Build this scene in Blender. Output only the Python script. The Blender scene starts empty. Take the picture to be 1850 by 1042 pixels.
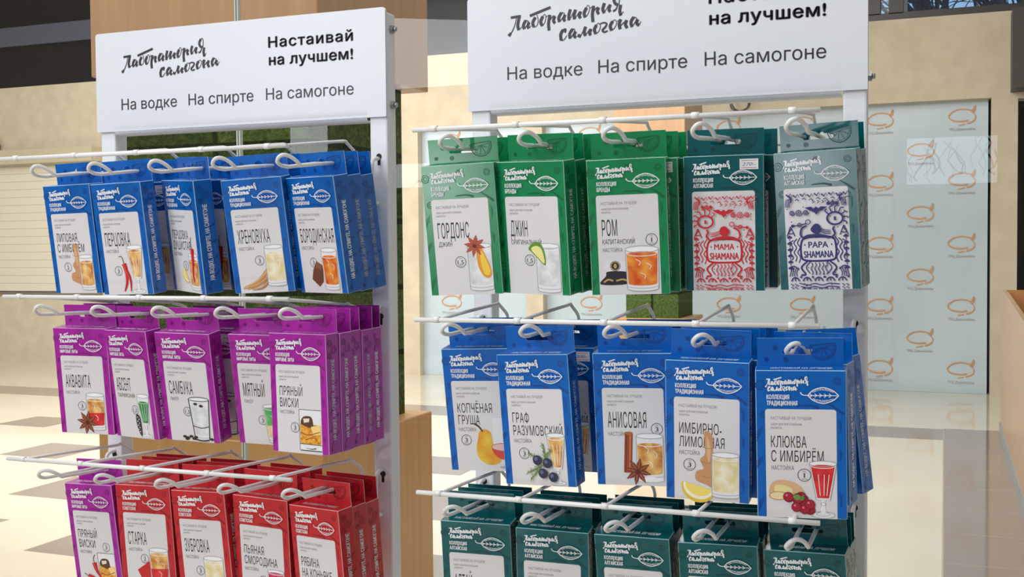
import bpy, bmesh, math, random
from mathutils import Vector, Matrix
from mathutils.geometry import interpolate_bezier, delaunay_2d_cdt
random.seed(7)
SC = bpy.context.scene
COL = SC.collection
H = 1.5                                    # camera height above the floor

# ------------------------------------------------------------------ camera
FPX, YAW, PITCH, ROLL = 2028.445, math.radians(21.0612), math.radians(-1.99015), math.radians(-0.488888)
cy, sy = math.cos(YAW), math.sin(YAW)
fwd = Vector((-sy * math.cos(PITCH), cy * math.cos(PITCH), math.sin(PITCH)))
rgt0 = Vector((cy, sy, 0)); up0 = rgt0.cross(fwd)
rgt = rgt0 * math.cos(ROLL) + up0 * math.sin(ROLL)
upv = -rgt0 * math.sin(ROLL) + up0 * math.cos(ROLL)
cam_d = bpy.data.cameras.new('camera'); cam = bpy.data.objects.new('camera', cam_d); COL.objects.link(cam)
m3 = Matrix((rgt, upv, -fwd)).transposed()
cam.matrix_world = Matrix.Translation((0, 0, H)) @ m3.to_4x4()
cam_d.sensor_width = 36.0; cam_d.lens = FPX / 1850 * 36.0; cam_d.clip_start = 0.02; cam_d.clip_end = 200
SC.camera = cam

# ------------------------------------------------------------------ world, lights, exposure
SC.view_settings.view_transform = 'Standard'; SC.view_settings.look = 'None'
SC.view_settings.exposure = 0.0; SC.view_settings.gamma = 1.0; SC.view_settings.use_curve_mapping = False
w = bpy.data.worlds.new('sky'); SC.world = w; w.use_nodes = True
wb = w.node_tree.nodes['Background']; wb.inputs[0].default_value = (0.30, 0.52, 0.85, 1); wb.inputs[1].default_value = 1.0

def area(name, loc, target, sx, sy_, power, color=(1, 1, 1)):
    d = bpy.data.lights.new(name, 'AREA'); d.shape = 'RECTANGLE'; d.size = sx; d.size_y = sy_
    d.energy = power; d.color = color
    o = bpy.data.objects.new(name, d); COL.objects.link(o); o.location = loc
    o.rotation_euler = (Vector(target) - Vector(loc)).to_track_quat('-Z', 'Y').to_euler()
    return o
area('shop_ceiling_light', (-1.5, -0.9, 3.1), (-0.7, 1.4, 1.2), 1.6, 1.0, 37, (0.955, 0.975, 1.0))
area('shop_window_daylight', (-3.2, -2.9, 2.4), (-0.6, 1.4, 1.4), 1.4, 1.1, 40, (0.90, 0.95, 1.0))
area('shop_door_daylight', (-1.80, -2.9, 0.84), (-0.4, 1.4, 1.5), 0.26, 0.18, 10, (0.93, 0.97, 1.0))
area('shop_window_daylight', (1.4, -2.9, 2.3), (-0.4, 1.4, 1.4), 1.6, 1.2, 6, (0.90, 0.95, 1.0))
area('shop_ceiling_light', (-0.6, 0.6, 3.2), (-0.6, 0.8, 0), 1.6, 0.35, 11, (0.955, 0.975, 1.0))
area('hall_ceiling_and_fill_light', (-5.2, 7.2, 4.6), (-5.2, 8.6, 0), 9, 4.5, 610, (1.0, 0.98, 0.955))
area('hall_ceiling_and_fill_light', (-8.5, 4.4, 4.6), (-8.5, 8.5, 0), 4, 2.0, 210, (1.0, 0.98, 0.955))
area('hall_ceiling_and_fill_light', (-3.2, 2.1, 4.7), (-3.2, 5.6, 1.0), 5, 0.8, 105, (1.0, 0.98, 0.955))  # added fill that brightens the pillar front and back wall, no ceiling fixture

# ------------------------------------------------------------------ helpers
MATS = {}
def lin(c):
    return tuple((v / 255 / 12.92) if v / 255 <= 0.04045 else ((v / 255 + 0.055) / 1.055) ** 2.4 for v in c)
def mat(name, rgb, rough=0.5, metal=0.0, spec=0.5, coat=0.0):
    if name in MATS: return MATS[name]
    m = bpy.data.materials.new(name); m.use_nodes = True
    b = m.node_tree.nodes['Principled BSDF']
    b.inputs['Base Color'].default_value = (*lin(rgb), 1); b.inputs['Roughness'].default_value = rough
    b.inputs['Metallic'].default_value = metal; b.inputs['Specular IOR Level'].default_value = spec
    b.inputs['Coat Weight'].default_value = coat
    MATS[name] = m; return m
def noisy(name, c1, c2, scale, stretch=(1, 1, 1), rough=0.5, bump=0.0, detail=4, contrast=(0.35, 0.65), spec=0.5, bscale=None):
    m = mat(name, c1, rough, spec=spec); nt = m.node_tree; b = nt.nodes['Principled BSDF']
    tc = nt.nodes.new('ShaderNodeTexCoord'); mp = nt.nodes.new('ShaderNodeMapping'); mp.inputs['Scale'].default_value = stretch
    n = nt.nodes.new('ShaderNodeTexNoise'); n.inputs['Scale'].default_value = scale; n.inputs['Detail'].default_value = detail
    r = nt.nodes.new('ShaderNodeValToRGB')
    r.color_ramp.elements[0].position = contrast[0]; r.color_ramp.elements[1].position = contrast[1]
    r.color_ramp.elements[0].color = (*lin(c1), 1); r.color_ramp.elements[1].color = (*lin(c2), 1)
    L = nt.links
    L.new(tc.outputs['Object'], mp.inputs[0]); L.new(mp.outputs[0], n.inputs['Vector']); L.new(n.outputs['Fac'], r.inputs[0])
    L.new(r.outputs[0], b.inputs['Base Color'])
    if bump:
        n2 = nt.nodes.new('ShaderNodeTexNoise'); n2.inputs['Scale'].default_value = bscale or scale * 2; n2.inputs['Detail'].default_value = 5
        L.new(mp.outputs[0], n2.inputs['Vector'])
        bp = nt.nodes.new('ShaderNodeBump'); bp.inputs['Strength'].default_value = bump; bp.inputs['Distance'].default_value = 0.02
        L.new(n2.outputs['Fac'], bp.inputs['Height']); L.new(bp.outputs[0], b.inputs['Normal'])
    return m

def catmull(pts, n=5, closed=False):
    pts = [Vector(p) for p in pts]
    if len(pts) < 3: return pts
    out = []; N = len(pts)
    rng = N if closed else N - 1
    for i in range(rng):
        p0 = pts[(i - 1) % N] if closed or i > 0 else pts[0] * 2 - pts[1]
        p1 = pts[i]; p2 = pts[(i + 1) % N]
        p3 = pts[(i + 2) % N] if closed or i + 2 < N else pts[-1] * 2 - pts[-2]
        for k in range(n):
            t = k / n
            out.append(0.5 * ((2 * p1) + (-p0 + p2) * t + (2 * p0 - 5 * p1 + 4 * p2 - p3) * t * t + (-p0 + 3 * p1 - 3 * p2 + p3) * t ** 3))
    if not closed: out.append(pts[-1])
    return out

class MB:
    def __init__(s): s.v = []; s.f = []; s.m = []; s.mats = []; s.sm = []
    def mi(s, m):
        if m not in s.mats: s.mats.append(m)
        return s.mats.index(m)
    def add(s, vs, fs, m, smooth=False):
        o = len(s.v); s.v += [tuple(v) for v in vs]; k = s.mi(m)
        for f in fs: s.f.append([o + i for i in f]); s.m.append(k); s.sm.append(smooth)
    def box(s, a, b, m):
        (x0, y0, z0), (x1, y1, z1) = a, b
        s.add([(x0, y0, z0), (x1, y0, z0), (x1, y1, z0), (x0, y1, z0), (x0, y0, z1), (x1, y0, z1), (x1, y1, z1), (x0, y1, z1)],
              [(0, 3, 2, 1), (4, 5, 6, 7), (0, 1, 5, 4), (1, 2, 6, 5), (2, 3, 7, 6), (3, 0, 4, 7)], m)
    def bbox(s, a, b, m, r=0.002, seg=2, edge_mat=None):
        bm = bmesh.new(); bmesh.ops.create_cube(bm, size=1)
        for v in bm.verts:
            v.co = Vector([a[i] + (b[i] - a[i]) * (v.co[i] + 0.5) for i in range(3)])
        old = set(bm.faces)
        bmesh.ops.bevel(bm, geom=list(bm.edges), offset=r, segments=seg, profile=0.5, affect='EDGES')
        bm.verts.index_update()
        big = sorted(bm.faces, key=lambda f: -f.calc_area())[:6]
        o = len(s.v); s.v += [tuple(v.co) for v in bm.verts]
        for f in bm.faces:
            s.f.append([o + v.index for v in f.verts]); s.sm.append(False)
            s.m.append(s.mi(m if (f in big or edge_mat is None) else edge_mat))
        bm.free()
    def tube(s, pts, r, m, n=8, caps=True):
        pts = [Vector(p) for p in pts]; rings = []
        t0 = (pts[1] - pts[0]).normalized()
        ref = Vector((0, 0, 1)) if abs(t0.z) < 0.9 else Vector((1, 0, 0))
        nrm = t0.cross(ref).normalized()
        o = len(s.v); k = s.mi(m)
        for i, p in enumerate(pts):
            if i == 0: t = t0
            elif i == len(pts) - 1: t = (p - pts[i - 1]).normalized()
            else: t = ((p - pts[i - 1]).normalized() + (pts[i + 1] - p).normalized()).normalized()
            nrm = (nrm - t * nrm.dot(t)).normalized(); bi = t.cross(nrm)
            for j in range(n):
                a = 2 * math.pi * j / n
                s.v.append(tuple(p + (nrm * math.cos(a) + bi * math.sin(a)) * r))
        for i in range(len(pts) - 1):
            for j in range(n):
                a = o + i * n + j; b = o + i * n + (j + 1) % n
                s.f.append([a, b, b + n, a + n]); s.m.append(k); s.sm.append(True)
        if caps:
            s.f.append([o + j for j in range(n)][::-1]); s.m.append(k); s.sm.append(False)
            e = o + (len(pts) - 1) * n
            s.f.append([e + j for j in range(n)]); s.m.append(k); s.sm.append(False)
    def mesh(s, name):
        me = bpy.data.meshes.new(name); me.from_pydata(s.v, [], s.f)
        for m in s.mats: me.materials.append(m)
        me.polygons.foreach_set('material_index', s.m); me.polygons.foreach_set('use_smooth', s.sm)
        me.update(); return me
    def build(s, name, parent=None, **kw):
        return link(name, s.mesh(name), parent, **kw)
def link(name, data, parent=None, label=None, cat=None, group=None, kind=None, loc=None, rot=None):
    o = bpy.data.objects.new(name, data); COL.objects.link(o)
    if parent: o.parent = parent
    if label: o['label'] = label
    if cat: o['category'] = cat
    if group: o['group'] = group
    if kind: o['kind'] = kind
    if loc is not None: o.location = loc
    if rot is not None: o.rotation_euler = rot
    return o
def thing(name, label, cat, loc=(0, 0, 0), rot=(0, 0, 0), group=None):
    return link(name, None, label=label, cat=cat, group=group, loc=loc, rot=rot)

# ---------- lettering: built-in font turned to mesh
TXT = {}
def text_geo(s, bold=0.0, spacing=1.0, shear=0.0):
    """outlines of the built-in font, triangulated by winding number so that overlapping contours fill cleanly"""
    key = (s, spacing, shear)
    if key in TXT: return TXT[key]
    cu = bpy.data.curves.new('t', 'FONT'); cu.body = s; cu.space_character = spacing; cu.shear = shear; cu.size = 1.0
    ob = bpy.data.objects.new('t', cu); COL.objects.link(ob)
    dg = bpy.context.evaluated_depsgraph_get(); dg.update()
    oe = ob.evaluated_get(dg); cv = oe.to_curve(dg); polys = []
    for sp in cv.splines:
        P = []
        bp = sp.bezier_points; n = len(bp)
        for k in range(n):
            a, b = bp[k], bp[(k + 1) % n]; d = (b.co - a.co)
            if d.length < 1e-6: continue
            dn = d.normalized(); off = max((a.handle_right - a.co).cross(dn).length, (b.handle_left - b.co).cross(dn).length)
            P += [a.co.xy.copy()] if off < 0.004 else [Vector(q).xy for q in interpolate_bezier(a.co, a.handle_right, b.handle_left, b.co, 5)[:-1]]
        if len(P) > 2: polys.append(P)
    oe.to_curve_clear(); bpy.data.objects.remove(ob); bpy.data.curves.remove(cu)
    V = [p for P in polys for p in P]; E = []; o = 0
    for P in polys: E += [(o + k, o + (k + 1) % len(P)) for k in range(len(P))]; o += len(P)
    if not V: TXT[key] = ([], []); return TXT[key]
    vs, _, fs, *_r = delaunay_2d_cdt(V, E, [], 0, 1e-6)
    out = []
    for f in fs:
        c = sum((vs[i] for i in f), Vector((0, 0))) / len(f); wn = 0
        for P in polys:
            for k in range(len(P)):
                a, b = P[k], P[(k + 1) % len(P)]
                if (a.y <= c.y) != (b.y <= c.y):
                    x = a.x + (c.y - a.y) / (b.y - a.y) * (b.x - a.x)
                    if x > c.x: wn += 1 if b.y > a.y else -1
        if wn: out.append(tuple(f))
    TXT[key] = ([(v.x, v.y) for v in vs], out); return TXT[key]
CAP = 0.727

class Print:
    """flat ink on a plane; fn maps (x, z, layer) to a 3D point"""
    def __init__(s, fn, mb=None): s.mb = mb or MB(); s.fn = fn; s.layer = 1
    def tris(s, vs, fs, m): s.mb.add([s.fn(x, z, s.layer) for x, z in vs], fs, m)
    def poly(s, pts, m):
        s.layer += 1; s.tris(pts, [tuple(range(len(pts)))], m)
    def text(s, t, x0, x1, zbase, cap, m, bold=0.0, spacing=1.0, shear=0.0, rot=0.0, bend=0.0, pivot=None):
        if bold > 0:
            d = bold * cap
            for ox, oz in ((-d, 0), (d, 0), (0, d * .7), (0, -d * .7)): s.text(t, x0 + ox, x1 + ox, zbase + oz, cap, m, 0, spacing, shear, rot, bend)
            return
        vs, fs = text_geo(t, 0.0, spacing, shear)
        if not vs: return
        a = min(v[0] for v in vs); b = max(v[0] for v in vs)
        out = []
        for x, y in vs:
            xx = x0 + (x - a) / (b - a) * (x1 - x0); yy = y / CAP * cap
            if bend:
                t_ = (xx - (x0 + x1) / 2) / ((x1 - x0) / 2); yy += bend * (1 - t_ * t_)
            if rot:
                dx = xx - x0; xx = x0 + dx * math.cos(rot) - yy * math.sin(rot); yy = dx * math.sin(rot) + yy * math.cos(rot)
            out.append((xx, zbase + yy))
        s.layer += 1; s.tris(out, fs, m)
    def ribbon(s, pts, wd, m, n=5, closed=False, smooth=True):
        P = catmull([(p[0], p[1]) for p in pts], n, closed) if (smooth and len(pts) > 2) else [Vector(p) for p in pts]
        N = len(P); vs = []
        w0, w1 = wd if isinstance(wd, tuple) else (wd, wd)
        for i, p in enumerate(P):
            q0 = P[(i - 1) % N] if closed or i > 0 else p; q1 = P[(i + 1) % N] if closed or i < N - 1 else p
            t = (q1 - q0); t = t.normalized() if t.length > 1e-12 else Vector((1, 0))
            nn = Vector((-t.y, t.x)); ww = (w0 + (w1 - w0) * i / max(1, N - 1)) / 2
            vs += [p + nn * ww, p - nn * ww]
        fs = [(2 * i, 2 * i + 1, 2 * ((i + 1) % N) + 1, 2 * ((i + 1) % N)) for i in range(N if closed else N - 1)]
        s.layer += 1; s.tris([(v[0], v[1]) for v in vs], fs, m)
    def ell(s, cx, cz, rx, rz, m, rot=0.0, n=20, a0=0, a1=360):
        pts = []
        full = abs(a1 - a0) >= 360
        for k in range(n if full else n + 1):
            a = math.radians(a0 + (a1 - a0) * k / n); x = rx * math.cos(a); z = rz * math.sin(a)
            pts.append((cx + x * math.cos(rot) - z * math.sin(rot), cz + x * math.sin(rot) + z * math.cos(rot)))
        s.poly(pts, m)
    def ring(s, cx, cz, rx, rz, wd, m, n=20, a0=0, a1=360):
        full = abs(a1 - a0) >= 360
        pts = [(cx + rx * math.cos(math.radians(a0 + (a1 - a0) * k / n)), cz + rz * math.sin(math.radians(a0 + (a1 - a0) * k / n))) for k in range(n if full else n + 1)]
        s.ribbon(pts, wd, m, closed=full, smooth=False)

# brush lettering of the logo, strokes as (width, points), y downwards
LOGO1 = [((28, 28), [(152, 212), (276, 192)]), ((36, 36), [(258, 200), (238, 300), (250, 360)]), ((7, 14), [(222, 215), (205, 290), (175, 365), (148, 402)]),
 ((30, 38), [(152, 396), (124, 432)]), ((8, 8), [(250, 358), (288, 322)]),
 ((35, 35), [(338, 243), (308, 300), (318, 348)]), ((9, 9), [(318, 345), (345, 310), (375, 262), (338, 240)]), ((35, 35), [(378, 265), (362, 310), (374, 340)]), ((8, 8), [(372, 338), (402, 308)]),
 ((36, 36), [(456, 205), (424, 268), (434, 322)]), ((8, 8), [(432, 325), (470, 310), (490, 250), (478, 178)]), ((30, 30), [(388, 190), (642, 88)]),
 ((36, 36), [(546, 195), (520, 260), (540, 308)]), ((8, 8), [(540, 310), (567, 275), (585, 205), (570, 172), (546, 196)]),
 ((35, 35), [(634, 178), (616, 280), (622, 362)]), ((8, 8), [(588, 202), (616, 182)]), ((10, 10), [(640, 232), (672, 192), (695, 195)]), ((34, 34), [(692, 192), (676, 250), (696, 276)]),
 ((35, 35), [(772, 152), (740, 210), (748, 262)]), ((9, 9), [(748, 260), (780, 220), (808, 165), (772, 148)]), ((35, 35), [(816, 176), (800, 225), (816, 252)]),
 ((35, 35), [(880, 112), (862, 180), (862, 242)]), ((8, 8), [(868, 240), (930, 120)]), ((35, 35), [(942, 116), (924, 180), (928, 230)]), ((8, 8), [(928, 228), (988, 142)]), ((35, 35), [(1004, 138), (986, 188), (1002, 217)]),
 ((36, 36), [(1072, 95), (1044, 158), (1056, 207)]), ((8, 8), [(1055, 208), (1085, 175), (1110, 105), (1092, 66), (1068, 95)]),
 ((35, 35), [(1157, 72), (1142, 170), (1148, 262)]), ((8, 8), [(1113, 102), (1146, 78)]), ((10, 10), [(1160, 132), (1195, 92), (1215, 94)]), ((34, 34), [(1215, 92), (1200, 140), (1218, 168)]),
 ((35, 35), [(1284, 42), (1264, 110), (1280, 158)]), ((8, 8), [(1278, 156), (1332, 68)]), ((35, 35), [(1352, 58), (1336, 115), (1352, 142)]),
 ((34, 34), [(1422, -52), (1396, 0), (1408, 45), (1438, 64)]), ((10, 10), [(1422, -58), (1455, -50), (1457, 20), (1448, 66)]), ((35, 35), [(1472, 62), (1462, 130), (1472, 187)]),
 ((24, 10), [(1382, 134), (1406, 126), (1425, 100), (1440, 64)]), ((8, 8), [(1472, 185), (1505, 138)])]
LOGO2 = [((36, 36), [(792, 353), (762, 410), (768, 478)]), ((18, 22), [(785, 358), (822, 346), (814, 388)]), ((10, 8), [(768, 480), (802, 470), (838, 418)]),
 ((35, 35), [(906, 343), (870, 400), (876, 458)]), ((9, 9), [(876, 456), (905, 415), (932, 352), (902, 342)]), ((35, 35), [(942, 372), (922, 420), (946, 445)]),
 ((36, 36), [(966, 416), (1004, 430)]), ((9, 9), [(1000, 430), (1050, 328)]), ((35, 35), [(1062, 316), (1044, 370), (1056, 424)]), ((8, 8), [(1056, 422), (1110, 342)]), ((35, 35), [(1126, 342), (1106, 388), (1122, 414)]),
 ((36, 36), [(1188, 296), (1164, 350), (1180, 400)]), ((8, 8), [(1180, 400), (1215, 370), (1236, 310), (1215, 276), (1186, 296)]),
 ((14, 26), [(1225, 290), (1265, 270), (1308, 278), (1296, 315), (1266, 345)]), ((28, 16), [(1264, 342), (1262, 366), (1285, 378), (1320, 362)]),
 ((36, 36), [(1378, 252), (1350, 308), (1366, 360)]), ((8, 8), [(1365, 360), (1400, 330), (1426, 270), (1406, 236), (1376, 252)]),
 ((35, 35), [(1472, 228), (1454, 290), (1466, 344)]), ((8, 8), [(1432, 255), (1462, 232)]), ((12, 12), [(1470, 305), (1525, 250)]), ((35, 35), [(1542, 238), (1526, 288), (1546, 330)]),
 ((35, 35), [(1622, 203), (1590, 260), (1602, 318)]), ((9, 9), [(1602, 316), (1630, 275), (1655, 220), (1620, 202)]), ((35, 35), [(1672, 230), (1654, 270), (1682, 302)]), ((8, 8), [(1680, 300), (1706, 252)])]
def logo(pr, strokes, fmap, wscale, m, n=4, boost=0.0):
    for (a, b), pts in strokes:
        pr.ribbon([fmap(*p) for p in pts], ((a + boost) * wscale, (b + boost) * wscale), m, n=n)
    
# ------------------------------------------------------------------ materials
steel_white = mat('white_powder_coat', (232, 234, 240), 0.35)
wire_white = mat('white_wire_coating', (236, 236, 236), 0.3)
sign_white = mat('sign_white_gloss', (224, 226, 234), 0.3, spec=0.35)
ink = mat('black_ink', (24, 20, 32), 0.4)
chrome = mat('zinc_bolt', (170, 172, 175), 0.3, 1.0)
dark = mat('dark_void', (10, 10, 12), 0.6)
wall_m = noisy('cream_plaster', (197, 184, 160), (207, 195, 171), 6, rough=0.75, bump=0.05, bscale=60)
wood_up = noisy('beech_laminate', (176, 138, 104), (188, 151, 116), 9, (3, 3, 0.12), 0.4, contrast=(0.3, 0.7))
wood_pl = noisy('honey_laminate', (184, 136, 82), (196, 150, 96), 9, (3, 3, 0.12), 0.4, contrast=(0.3, 0.7))
wood_ct = noisy('counter_laminate', (178, 146, 112), (188, 157, 122), 9, (3, 3, 0.12), 0.3, contrast=(0.3, 0.7))
wood_in = noisy('counter_inner_laminate', (176, 118, 66), (188, 130, 76), 9, (3, 3, 0.15), 0.4)
tile_l = noisy('beige_floor_tile', (208, 199, 181), (216, 208, 191), 1.3, rough=0.07, contrast=(0.2, 0.8))
tile_d = noisy('taupe_floor_tile', (138, 124, 116), (146, 133, 126), 1.6, rough=0.07, contrast=(0.2, 0.8))
grout = mat('pale_grout', (176, 164, 152), 0.5)
alu = mat('aluminium', (180, 182, 184), 0.35, 0.6)
film_m = noisy('plastic_film', (182, 198, 208), (194, 209, 218), 0.9, rough=0.32, bump=0.35, bscale=1.6)
film_ink = mat('orange_film_ink', (206, 150, 100), 0.5)
film_ink2 = mat('brown_film_ink', (165, 150, 140), 0.5)
glaze_dark = mat('dark_glazing', (30, 29, 32), 0.15, spec=0.15)
frame_dark = mat('anthracite_frame', (52, 48, 50), 0.4)
slate = mat('slate_jamb_and_reflection', (78, 82, 98), 0.4)
fascia_m = mat('charcoal_fascia', (62, 60, 56), 0.5)
bark = mat('dark_bark', (62, 66, 78), 0.9)
shutter_m = mat('cream_shutter', (220, 212, 194), 0.5)
shutter_d = mat('shutter_shadow_line', (170, 160, 140), 0.6)

def moss_mat():
    m = noisy('artificial_moss', (54, 78, 34), (108, 130, 72), 60, (1, 1, 1), 0.9, bump=1.0, detail=8, contrast=(0.3, 0.75), spec=0.1, bscale=160)
    nt = m.node_tree; b = nt.nodes['Principled BSDF']; L = nt.links
    tc = nt.nodes.new('ShaderNodeTexCoord'); br = nt.nodes.new('ShaderNodeTexBrick')
    mp = nt.nodes.new('ShaderNodeMapping'); mp.inputs['Rotation'].default_value = (math.radians(90), 0, 0); mp.vector_type = 'POINT'
    br.inputs['Scale'].default_value = 1; br.inputs['Brick Width'].default_value = 0.5; br.inputs['Row Height'].default_value = 0.27
    br.inputs['Mortar Size'].default_value = 0.012; br.offset = 0.0
    br.inputs['Color1'].default_value = (0.55, 0.6, 0.5, 1); br.inputs['Color2'].default_value = (1.15, 1.1, 1.0, 1); br.inputs['Mortar'].default_value = (0.25, 0.25, 0.25, 1)
    mx = nt.nodes.new('ShaderNodeMix'); mx.data_type = 'RGBA'; mx.blend_type = 'MULTIPLY'; mx.inputs[0].default_value = 1
    src = b.inputs['Base Color'].links[0].from_socket
    L.new(tc.outputs['Object'], mp.inputs[0]); L.new(mp.outputs[0], br.inputs['Vector'])
    L.new(src, mx.inputs[6]); L.new(br.outputs[0], mx.inputs[7]); L.new(mx.outputs[2], b.inputs['Base Color'])
    return m
moss_m = moss_mat()

def glass_mat():
    m = bpy.data.materials.new('clear_glass'); m.use_nodes = True; nt = m.node_tree
    for n in list(nt.nodes): nt.nodes.remove(n)
    out = nt.nodes.new('ShaderNodeOutputMaterial'); mx = nt.nodes.new('ShaderNodeMixShader')
    tr = nt.nodes.new('ShaderNodeBsdfTransparent'); tr.inputs[0].default_value = (0.965, 0.975, 0.97, 1)
    gl = nt.nodes.new('ShaderNodeBsdfGlossy'); gl.inputs['Roughness'].default_value = 0.0
    fr = nt.nodes.new('ShaderNodeFresnel'); fr.inputs[0].default_value = 1.45
    L = nt.links; ge = nt.nodes.new('ShaderNodeNewGeometry'); mu = nt.nodes.new('ShaderNodeMath'); mu.operation = 'SUBTRACT'; mu.use_clamp = True
    L.new(fr.outputs[0], mu.inputs[0]); L.new(ge.outputs['Backfacing'], mu.inputs[1]); L.new(mu.outputs[0], mx.inputs[0]); L.new(tr.outputs[0], mx.inputs[1]); L.new(gl.outputs[0], mx.inputs[2]); L.new(mx.outputs[0], out.inputs[0])
    return m
glass_m = glass_mat()
glass_edge = mat('polished_glass_edge', (205, 215, 208), 0.2)

# ------------------------------------------------------------------ the setting
# floor: cream and taupe tiles, one face per tile piece
DARK = [(-0.001, 0.62, 5.0, 9.84), (-12.6, 0.0, 9.24, 9.80), (-3.6, -3.0, 6.80, 7.38), (-3.0, -2.4, 5.62, 6.18), (-2.4, -1.8, 4.44, 4.98),
        (-4.34, -3.78, 4.36, 4.95), (-5.45, -4.86, 5.36, 5.95), (-6.60, -6.05, 6.41, 6.95), (-7.80, -7.25, 7.55, 8.05), (-5.50, -4.92, 4.25, 4.85),
        (-1.2, -0.6, 4.4, 5.0), (-4.9, -4.3, 7.6, 8.2), (-1.8, -1.2, 7.6, 8.2)]
def build_floor():
    xs = sorted(set([-13.0, 3.0] + [r[i] for r in DARK for i in (0, 1)])); ys = sorted(set([-3.2, 12.6] + [r[i] for r in DARK for i in (2, 3)]))
    b = MB()
    for x0, x1 in zip(xs, xs[1:]):
        for y0, y1 in zip(ys, ys[1:]):
            cx, c_y = (x0 + x1) / 2, (y0 + y1) / 2
            d = any(r[0] <= cx <= r[1] and r[2] <= c_y <= r[3] for r in DARK)
            b.add([(x0, y0, 0), (x1, y0, 0), (x1, y1, 0), (x0, y1, 0)], [(0, 1, 2, 3)], tile_d if d else tile_l)
    for k in range(1, 8):
        y = 9.24 - 0.6 * k
        b.box((0.0, y - 0.003, -0.001), (0.62, y + 0.003, 0.0004), grout)
    b.box((-0.004, 5.0, -0.001), (0.004, 9.84, 0.0004), grout)
    b.build('floor', kind='structure')
build_floor()

YB = 12.13
ceil_m = mat('white_ceiling', (222, 222, 220), 0.9); shopwall_m = mat('shop_wall_paint', (205, 205, 205), 0.8)
for nm, a_, b_, m_ in (('ceiling', (-13.2, -3.4, 5.2), (3.2, 12.6, 5.3), ceil_m), ('wall_front', (-13.2, -3.4, 0), (3.2, -3.25, 5.2), shopwall_m),
                       ('wall_side_left', (-13.2, -3.25, 0), (-13.0, 12.6, 5.2), shopwall_m), ('wall_side_right', (3.0, -3.25, 0), (3.2, 12.6, 5.2), shopwall_m)):
    b = MB(); b.box(a_, b_, m_); b.build(nm, kind='structure')
def quad_wall(b, x0, x1, z0, z1, y, th=0.25, m=wall_m): b.box((x0, y, z0), (x1, y + th, z1), m)
T = H + 1.46            # top of the shopfront openings
for nm, x0, x1, z0, z1 in (('wall_left', -13, -5.86, 0, H + 2.30), ('wall_back', -5.86, 0.43, T, H + 2.30), ('wall_pier', -4.50, -4.29, 0, T), ('wall_right', 0.43, 0.67, 0, H + 2.30), ('wall_lintel', 0.67, 3.0, H + 1.44, H + 2.30)):
    b = MB(); quad_wall(b, x0, x1, z0, z1, YB); b.build(nm, kind='structure')
# clerestory strip above the wall
b = MB(); b.box((-13, YB + 0.02, H + 2.30), (-0.76, YB + 0.22, 5.19), glaze_dark); b.build('window_2', kind='structure')
b = MB(); b.box((-13, YB - 0.03, H + 2.86), (-10.3, YB + 0.02, H + 3.12), slate); b.build('reflection_strip_1', kind='structure')  # reflected band on the dark glazing, painted as a slate strip
win = link('window_1', None, kind='structure')
b = MB()
b.box((-0.76, YB, H + 2.30), (3.0, YB + 0.2, H + 2.37), frame_dark)
for x0, x1 in ((-0.76, -0.62), (-0.54, -0.40), (1.9, 2.0)): b.box((x0, YB, H + 2.36), (x1, YB + 0.2, 5.19), frame_dark)
b.box((-0.40, YB + 0.02, H + 2.36), (-0.36, YB + 0.16, 5.19), slate)
b.build('window_frame', win)
b = MB(); b.box((-0.62, YB + 0.1, H + 2.36), (3.0, YB + 0.11, 5.19), glass_m); b.build('pane', win)
# trees seen through the clerestory
def tree(x, y, seed):
    r = random.Random(seed); b = MB()
    def br(p, d, l, rad, dep):
        q = p + d * l + Vector((r.uniform(-.1, .1), 0, r.uniform(-.05, .1))) * l * 0.6
        mid = (p + q) / 2 + Vector((r.uniform(-.08, .08), 0, r.uniform(-.08, .08))) * l
        b.tube([p, mid, q], rad, bark, 5, False)
        if dep:
            for k in range(3 if dep > 1 else 2):
                a = r.uniform(-0.95, 0.95)
                nd = Vector((d.x * math.cos(a) - d.z * math.sin(a), r.uniform(-.25, .25), d.x * math.sin(a) + d.z * math.cos(a))).normalized()
                br(q if k else mid, nd, l * r.uniform(0.55, 0.8), rad * 0.6, dep - 1)
    br(Vector((0, 0, 0)), Vector((r.uniform(-.1, .1), 0, 1)), 3.0, 0.13, 6)
    return b.build('bare_tree', label='bare dark tree outside the high window, %s' % ('first from its left end', 'second from its left end', 'third from its left end', 'farthest back at its right end')[seed - 3], cat='tree', group='trees outside the high window', loc=(x, y, 0))
for k_, (tx, ty) in enumerate(((-0.75, 15.2), (0.35, 16.4), (1.3, 15.0), (2.6, 17.6))): tree(tx, ty, 3 + k_)

# covered shopfronts: printed film sheets
def airship(pr, x, z, s):
    f = lambda p: (x + p[0] * s, z + p[1] * s)
    pr.ribbon([f(p) for p in [(0.95, 0.32), (0.6, 0.47), (0.1, 0.55), (-0.5, 0.46), (-0.95, 0.15), (-1.02, -0.15), (-0.7, -0.42), (0.0, -0.52), (0.55, -0.45)]], (0.10 * s, 0.13 * s), film_ink, 4)
    pr.ribbon([f(p) for p in [(0.82, 0.22), (1.05, 0.70), (1.12, 0.78), (1.10, 0.42), (0.92, 0.20)]], 0.10 * s, film_ink, 3)
    pr.ribbon([f(p) for p in [(0.92, 0.2), (1.12, -0.05), (1.08, -0.38), (0.8, -0.62), (0.45, -0.72)]], (0.06 * s, 0.15 * s), film_ink, 4)
    pr.ribbon([f(p) for p in [(0.3, -0.75), (0.0, -0.82), (-0.25, -0.86)]], (0.10 * s, 0.08 * s), film_ink, 3)
    pr.text('ТРЦ Дирижабль', x - 1.05 * s, x + 1.15 * s, z - 1.30 * s, 0.22 * s, film_ink2)
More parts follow.
